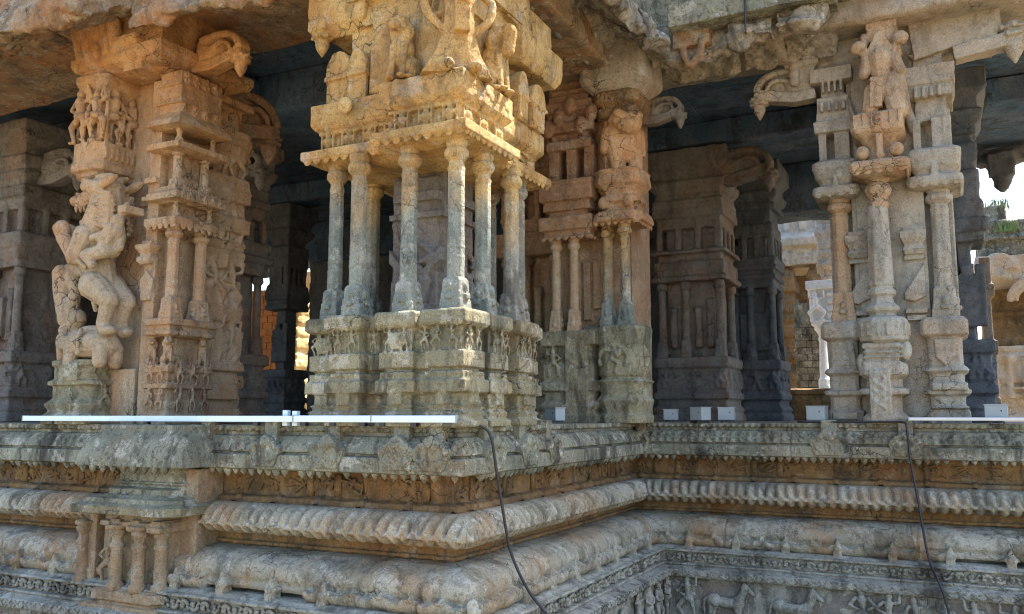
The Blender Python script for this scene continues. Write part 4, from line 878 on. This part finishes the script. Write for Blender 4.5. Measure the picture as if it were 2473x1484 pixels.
def beam(x0, x1, y0, y1, z0, z1, m):
    b = B(); b.box(x0, x1, y0, y1, z0, z1); return obj('beam', b, m, rf, voxel=.03, wear=((.4, .05), (.08, .02)))
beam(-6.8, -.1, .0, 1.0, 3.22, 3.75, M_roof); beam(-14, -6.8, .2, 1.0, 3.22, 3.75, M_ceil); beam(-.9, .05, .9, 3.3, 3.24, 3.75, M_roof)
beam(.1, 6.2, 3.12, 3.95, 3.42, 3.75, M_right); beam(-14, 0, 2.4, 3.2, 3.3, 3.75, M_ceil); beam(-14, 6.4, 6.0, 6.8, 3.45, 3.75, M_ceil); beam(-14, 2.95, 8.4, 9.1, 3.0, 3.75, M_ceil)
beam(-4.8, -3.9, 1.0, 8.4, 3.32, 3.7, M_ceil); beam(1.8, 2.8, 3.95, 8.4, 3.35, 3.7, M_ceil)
def eave(i, a0, a1, zl, o1, seed, m=M_roof, th=.16, rough=.09, dz=0.):
    """one eave stone: curved slab that hangs out over the edge between a0 and a1"""
    r = random.Random(seed); b = B(); R = []
    for a in np.linspace(a0, a1, 5):
        j = lambda s=.05: r.uniform(-s, s); zz = zl+dz*(a-a0)/(a1-a0)
        pr = [(-.12, 4.3), (.12, 4.25+j()), (.3, 3.8+j()), (o1*.65, zl+.42+j()), (o1, zz+.16+j()), (o1+.04+j(), zz+.05+j()), (o1-.05+j(), zz+j(.03)), (o1*.6+j(), zz+.12+j()), (o1*.25, zz+.28), (-.12, 3.25)]
        R.append([along(i, a, o, z) for o, z in pr])
    b.rings(R); return obj('eave_slab', b, m, rf, voxel=.014, wear=((.35, rough*1.4), (.12, rough*.9), (.04, .022)))
for k, (a0, a1, zl, o1) in enumerate(((-.0, 1.5, 2.95, .55), (1.5, 2.66, 2.90, .64), (2.69, 3.78, 2.90, .66), (3.80, 4.9, 2.92, .28), (4.92, 5.5, 2.97, .22))): eave(0, a0, a1, zl, o1, k+1)
for k, (a0, a1, zl, o1) in enumerate(((.7, 1.7, 3.28, .46), (1.72, 2.3, 3.26, .50), (2.3, 2.85, 3.24, .56))): eave(1, a0, a1, zl, o1, k+11, M_eave)
for k, (a0, a1, zl, o1) in enumerate(((.40, 1.1, 3.20, .44), (1.12, 1.5, 3.24, .50), (1.52, 1.92, 3.26, .58))): eave(2, a0, a1, zl, o1, k+21, M_eave)
b = B(); b.tube(curve_pts([(.70, 2.78, 3.34), (.73, 2.76, 3.22), (.78, 2.74, 3.14), (.85, 2.74, 3.22), (.89, 2.74, 3.36)], 4), .035); b.box(.62, .95, 2.74, 2.9, 3.32, 3.6)
obj('hanging_hook', b, M_roof, rf, voxel=.010, wear=((.1, .03), (.03, .012)))
b = B(); b.box(.62, 2.0, 2.60, 2.95, 3.46, 3.66); b.box(.2, 2.4, 2.9, 3.2, 3.62, 4.7); b.box(-.05, .36, .7, 3.2, 3.7, 4.5); obj('roof_edge_slab', b, M_plat, rf, voxel=.02, wear=((.3, .05), (.05, .02)))
b = B(); b.box(-13, -.0, -.1, .3, 4.14, 4.6); b.box(.1, 6, 3.15, 3.7, 4.14, 6.8); obj('sun_block_parapet', b, M_plat, rf, voxel=.04, wear=((.4, .06),))  # unseen; right run is built extra high to keep sun off the platform corner

# ------------------------------------------------------------------ lamps, strips and cables on the platform
def lamp(x, y, s, rz, label, dim=False):
    t = thing('flood_lamp', label, 'lamp', (x, y, 0), 'pale floodlight boxes on the platform floor')
    w_, d_, h = .138*s, .11*s, .118*s; cr, sr = math.cos(rz), math.sin(rz)
    b = B(); b.frame((x, y, .012), x=(cr, sr, 0), y=(-sr, cr, 0)); b.box(-w_/2, w_/2, -d_/2, d_/2, .012, h)
    b.frame(); o = obj('housing', b, M_box, t, smooth=False)
    bv = o.modifiers.new('b', 'BEVEL'); bv.width = .005; bv.segments = 2
    b = B(); b.frame((x, y, .012), x=(cr, sr, 0), y=(-sr, cr, 0)); b.box(-w_/2-.004, w_/2+.004, -d_/2-.004, d_/2+.004, h-.001, h+.006); b.frame(); obj('lid', b, M_box, t, smooth=False)
    b = B(); b.frame((x, y, .012), x=(cr, sr, 0), y=(-sr, cr, 0)); b.ell((.03*s, -d_/2-.001, h*.66), (.006, .003, .006)); b.frame(); obj('screw', b, M_blk, t)
    b = B(); b.frame((x, y, .0), x=(cr, sr, 0), y=(-sr, cr, 0)); b.box(w_*.25, w_*.34, -d_/2-.03, d_/2, .002, .022); b.box(-w_*.34, -w_*.25, -d_/2-.02, d_/2, .002, .022); b.frame(); obj('foot', b, M_blk, t, smooth=False)
    return t
lamp(-.20, 1.95, .95, -.45, 'pale lamp box between the front cluster and the lion pier')
lamp(.33, 3.42, .9, .12, 'pale lamp box just right of the lion pier')
lamp(.66, 3.22, 1.05, -.55, 'largest pale lamp box, middle of the three right of the lion pier')
lamp(.84, 3.45, 1.05, .12, 'pale lamp box at the right end of the trio beside the dark opening')
lamp(1.65, 3.26, 1.1, -.15, 'pale lamp box at the left foot of the statue pier')
lamp(2.98, 3.25, 1.15, -.05, 'pale lamp box right of the statue pier behind the steel strip')
lamp(-3.87, .22, .8, .1, 'dim lamp box at the far left end of the white strip')
def strip(p, q, hgt, dep, label, m=M_bar):
    t = thing('light_strip', label, 'light strip', (p[0], p[1], 0), 'white light strips along the platform edge')
    p, q = Vector((*p, 0)), Vector((*q, 0)); d = (q-p).normalized(); L = (q-p).length
    b = B(); b.frame(tuple(p), x=tuple(d), y=(-d.y, d.x, 0)); b.box(0, L, 0, dep, .024, .024+hgt); b.frame()
    o = obj('casing', b, m, t, smooth=False); bv = o.modifiers.new('b', 'BEVEL'); bv.width = .004; bv.segments = 2
    for u in (.12, .5, .88):
        b = B(); b.frame(tuple(p), x=tuple(d), y=(-d.y, d.x, 0)); b.box(u*L-.02, u*L+.02, .01, dep-.01, .0, .025); b.frame(); obj('clip', b, M_blk, t, smooth=False)
    for u in (0, 1):
        b = B(); b.frame(tuple(p), x=tuple(d), y=(-d.y, d.x, 0)); b.box(u*L-.004, u*L+.004, -.002, dep+.002, .022, .027+hgt); b.frame(); obj('end_cap', b, M_box, t, smooth=False)
    return t
strip((-3.80, -.152), (-1.11, -.152), .040, .05, 'longest white light strip running below the beast pier')
strip((-1.106, -.154), (-.50, -.154), .042, .05, 'short white light strip in the middle of the left row')
strip((-.497, -.156), (.10, -.156), .042, .05, 'white light strip ending at the corner under the front cluster')
strip((2.36, 3.13), (4.2, 3.13), .028, .05, 'grey steel strip along the right platform edge', plain('brushed_steel', (.45, .46, .48), .35, .6))
for nm, x, z1, label in (('junction_box', -1.22, .10, 'small white junction box on the left of a pair behind the white strip'), ('junction_box', -1.14, .095, 'small white junction box on the right of a pair behind the white strip')):
    b = B(); b.box(x-.02, x+.02, -.10, -.07, .0, z1); b.box(x-.008, x+.008, -.105, -.1, z1-.03, z1-.02); o = obj(nm, b, M_bar, smooth=False); tag(o, label, 'junction box', 'small white junction boxes')
def cable(label, pts, r=.009, name='cable'):
    b = B(); b.tube(curve_pts(pts, 8), r, 8); return tag(obj(name, b, M_blk), label, 'cable')
cable('black cable hanging down the platform corner from the front cluster', [(.02, -.10, .03), (.10, .0, .012), (.155, .06, .0), (.20, .09, -.06), (.215, .13, -.25), (.235, .18, -.50), (.27, .22, -.75), (.355, .26, -.95), (.44, .28, -1.06), (.505, .30, -1.14), (.52, .32, -1.27), (.525, .34, -1.55), (.53, .36, -1.84)])
cable('black cable lying along the right platform edge and dropping in front of the mouldings', [(1.5, 3.16, .014), (1.9, 3.14, .012), (2.2, 3.12, .016), (2.32, 3.09, .012), (2.345, 3.06, -.03), (2.36, 3.05, -.28), (2.40, 3.02, -.60), (2.44, 2.905, -.92), (2.47, 2.83, -1.05), (2.51, 2.755, -1.13), (2.55, 2.74, -1.26), (2.60, 2.735, -1.55), (2.62, 2.72, -1.84)])
cable('thin black cord hanging down from the roof edge on the right', [(1.30, 2.55, 4.0), (1.305, 2.55, 3.6), (1.30, 2.55, 3.25)], .008, 'cord')

# ------------------------------------------------------------------ courtyard behind the hall
t = thing('ruined_hall', 'sunlit ruined hall across the courtyard seen through the right hand opening', 'building', (.3, 13.2, GZ))
b = B(); b.box(-1.4, .58, 13, 14.5, 3.0, 3.35); b.stack(-1.4, .6, 13, 14.5, [(.0, 3.3), (.18, 3.36), (.2, 3.5), (.05, 3.62), (.0, 3.66), (.0, 3.92), (.06, 3.94), (.06, 4.04)])
for k in range(7): b.box(-1.3+.3*k, -1.18+.3*k, 12.94, 13.05, 3.68, 3.88)
for k in range(6): b.frame((-.5+.2*k, 13.0, 3.02), **FRONT); figure(b, 0, 0, .3, .02, k)
b.frame(); obj('lintel', b, M_sunlit, t, voxel=.025, wear=((.3, .06), (.06, .025)))
b = B(); b.box(-1.4, .6, 14.4, 14.8, GZ, 3.3); obj('rear_wall', b, M_red, t, voxel=.04, wear=((.3, .06),))
for x in (-1.0, -.1, .45):
    b = B(); b.box(x-.12, x+.12, 13.1, 13.4, GZ, 3.02); tiers(b, x-.14, x+.14, 13.08, 13.42, .3, 2.9, int(x*10)); obj('post', b, M_red, t, voxel=.025, wear=((.3, .06), (.06, .02)))
b = B(); b.box(-1.4, .9, 12.6, 14.6, GZ, .1); obj('plinth', b, M_sunlit, t, voxel=.04, wear=((.3, .05),))
t = thing('white_pillar', 'whitewashed slim pillar with a carved dancer bracket in the courtyard opening', 'pillar', (.93, 9.7, 0))
b = B(); b.stack(.84, 1.0, 9.6, 9.76, [(.06, 0), (.06, .3), (.02, .36), (.0, .5)]); b.lathe(.92, 9.68, [(.10, .45), (.10, .6), (.07, .64), (.075, .72), (.06, 1.2), (.075, 1.26), (.06, 1.3), (.10, 1.38), (.13, 1.42), (.13, 1.5)], 8, PI/8)
obj('shaft', b, M_white, t, voxel=.016, wear=((.2, .015),))
b = B(); b.box(.76, 1.3, 9.55, 9.85, 1.48, 1.56); b.box(.74, 1.3, 9.62, 9.85, 1.55, 2.1); b.box(.70, 1.3, 9.53, 9.85, 2.08, 2.22); b.frame((.86, 9.60, 1.56), **FRONT); figure(b, 0, 0, .48, .03, 8, True, .7); b.frame()
for k in range(4): b.box(1.02, 1.12+.04*k, 9.56, 9.62, 1.6+.12*k, 1.66+.12*k)
obj('bracket', b, M_white, t, voxel=.012, wear=((.2, .012),)); t.location = (.86, 10.5, .05)
t = thing('broken_pier', 'ragged pale pier end standing beside the whitewashed pillar', 'pillar', (1.15, 11.2, GZ))
b = B(); b.box(.85, 1.3, 11, 11.4, GZ, 2.6); b.box(.75, 1.3, 11, 11.4, 2.5, 3.9); tiers(b, .78, 1.25, 10.97, 11.4, 2.4, 3.9, 4); obj('shaft', b, M_sunlit, t, voxel=.025, wear=((.3, .14), (.08, .04)))
t = thing('brick_wall', 'grey wall of small blocks behind the whitewashed pillar', 'wall', (.75, 11.9, GZ))
b = B()
for kz in range(16):
    for kx in range(4): b.box(.22+.19*kx+.09*(kz % 2), .40+.19*kx+.09*(kz % 2), 11.85, 12.05, GZ+1.7+.12*kz, GZ+1.81+.12*kz)
b.box(.2, 1.1, 11.9, 12.1, GZ, 2.1); obj('blocks', b, M_plat, t, smooth=False)
t = thing('low_step', 'low brown block lying across the courtyard opening', 'step', (.6, 8.7, 0))
b = B(); b.box(.3, 1.25, 8.5, 9.1, 0, .45); b.box(.25, 1.3, 8.45, 9.1, .36, .44); obj('slab', b, M_red, t, voxel=.02, wear=((.2, .03),))
# far right ruin with plants
t = thing('ruined_gateway', 'ruined grey gateway with grass growing on its top at the far right', 'building', (4.2, 13.4, GZ))
b = B(); b.box(3.3, 6.2, 13.2, 15, 2.9, 3.3); tiers(b, 3.35, 6, 13.1, 15, 3.2, 3.55, 8); b.box(3.4, 3.75, 13.2, 14, 3.5, 3.85); b.box(4.5, 5, 13.2, 14, 3.5, 3.7); obj('roof', b, M_plat, t, voxel=.035, wear=((.3, .14), (.08, .05)))
b = B(); b.box(3.2, 6.2, 13.0, 15, 2.45, 2.9); b.box(3.4, 3.7, 12.95, 13.2, 2.5, 2.75); 
for rr in (.27, .20, .13): b.tube([(3.56+rr*math.cos(t), 12.93+.1*(.27-rr), 2.62+1.1*rr*math.sin(t)) for t in np.linspace(0, PI, 12)], .035)
for rr in (.3, .2): b.tube([(4.0+rr*math.cos(t), 12.93, 2.05+1.2*rr*math.sin(t)) for t in np.linspace(0, PI, 12)], .05)
obj('cornice', b, M_sunlit, t, voxel=.03, wear=((.3, .05), (.06, .02)))
b = B(); b.box(3.3, 6.2, 14.2, 15, GZ, 2.5); tiers(b, 3.4, 6.2, 14.1, 15, .9, 2.0, 9); obj('wall', b, M_red, t, voxel=.04, wear=((.3, .05),))
b = B(); tiers(b, 3.45, 6.2, 12.6, 14.4, GZ, 1.25, 10)
for k in range(6):
    b.lathe(3.6+.24*k, 12.56, [(.07, .35), (.07, .45), (.04, .5), (.05, .7), (.04, .95), (.08, 1.0), (.08, 1.08)], 8); b.box(3.66+.24*k, 3.78+.24*k, 12.5, 12.6, .5, .55)
obj('plinth', b, M_sunlit, t, voxel=.022, wear=((.3, .04), (.06, .02)))
t2 = thing('corner_post', 'dark carved post in front of the far right ruin', 'post', (3.25, 9.4, 0))
b = B(); b.stack(3.14, 3.28, 9.3, 9.5, [(.02, 0), (.02, .3), (0, .32), (0, .9), (.03, .93), (.03, 1.1), (-.02, 1.12), (-.02, 1.7), (.03, 1.75), (.03, 1.9), (0, 1.92), (0, 2.3)]); obj('shaft', b, M_back, t2, voxel=.018, wear=((.2, .02), (.05, .01)))
t2 = thing('standing_slab', 'grey upright stone slab seen right of the statue pier', 'slab', (3.02, 9.6, 0))
b = B(); b.box(2.92, 3.08, 9.5, 9.7, .85, 2.25); b.box(2.95, 3.05, 9.5, 9.7, 0, 1); obj('slab', b, M_plat, t2, voxel=.018, wear=((.3, .06), (.05, .02)))
def leaf_mat(name, c):
    m = bpy.data.materials.new(name); m.use_nodes = True; N = m.node_tree.nodes; L = m.node_tree.links; bs = N['Principled BSDF']
    tn = N.new('ShaderNodeTexNoise'); tn.inputs['Scale'].default_value = 9; g_ = N.new('ShaderNodeNewGeometry'); L.new(g_.outputs['Position'], tn.inputs['Vector'])
    r = N.new('ShaderNodeMapRange'); r.inputs[3].default_value = .5; r.inputs[4].default_value = 1.5; L.new(tn.outputs['Fac'], r.inputs[0])
    h = N.new('ShaderNodeHueSaturation'); h.inputs['Color'].default_value = (*c, 1); L.new(r.outputs[0], h.inputs['Value']); L.new(h.outputs[0], bs.inputs['Base Color']); bs.inputs['Roughness'].default_value = .7; return m
M_leaf = leaf_mat('grass_green', (.09, .14, .035))
for j, (x, y, z, label) in enumerate(((3.62, 13.3, 3.85, 'grass tuft on the highest corner of the ruined gateway'), (3.75, 13.05, 3.38, 'green weed sprouting from the ledge of the ruined gateway'))):
    b = B(); r = random.Random(j)
    for k in range(45):
        a = r.uniform(0, 2*PI); s = r.uniform(.05, .16); px, py = x+max(-.2, min(.2, r.gauss(0, .10))), y+r.gauss(0, .05); wv = .012
        b.add([(px-wv, py, z-.05), (px+wv, py, z-.05), (px+s*.4*math.cos(a)+.004, py+s*.4*math.sin(a), z+s*1.1), (px+s*.4*math.cos(a)-.004, py+s*.4*math.sin(a), z+s*1.1)], [(0, 1, 2, 3)])
    tag(obj('weed', b, M_leaf), label, 'weed')
# left background: sunlit ruin and an orange brick pier
t = thing('brick_pier', 'orange brick pier glowing in the sun between the left piers', 'pillar', (-10.6, 9.9, GZ))
b = B()
for kz in range(32):
    for kx in range(4): b.box(-11.1+.27*kx+.13*(kz % 2), -10.85+.27*kx+.13*(kz % 2), 9.8, 10.1, GZ+.145*kz, GZ+.13+.145*kz, .96, .96)
b.box(-11.1, -9.98, 9.83, 10.3, GZ, 2.7); obj('bricks', b, stone('orange_brick', ((.55, .19, .05), (.62, .24, .07)), stain_amt=.3, lichen=.1, dark=.2, bump=.5), t, smooth=False)
t = thing('sunlit_ruin', 'yellow sunlit carved ruin beyond the gap left of the front cluster', 'building', (-9.2, 10.5, GZ))
b = B(); tiers(b, -10.3, -9.7, 9.9, 14.5, GZ, 2.6, 44); b.box(-10.2, -9.75, 10, 14.4, GZ, 2.7); b.stack(-10.3, -9.75, 10.6, 12.6, [(.15, 2.5), (.2, 2.6), (.0, 2.75), (-.05, 3.3)])
for k in range(7): b.frame((-9.7, 10.3+.55*k, .1+.7*(k % 3)), **RIGHT); figure(b, 0, 0, .9, .05, k)
b.frame(); obj('wall', b, stone('sun_gold_granite', ((.62, .42, .16), (.7, .52, .24)), stain_amt=.3, lichen=.2, dark=.15, bump=.6, carve=.5, cscale=4), t, voxel=.03, wear=((.3, .08), (.07, .03)))
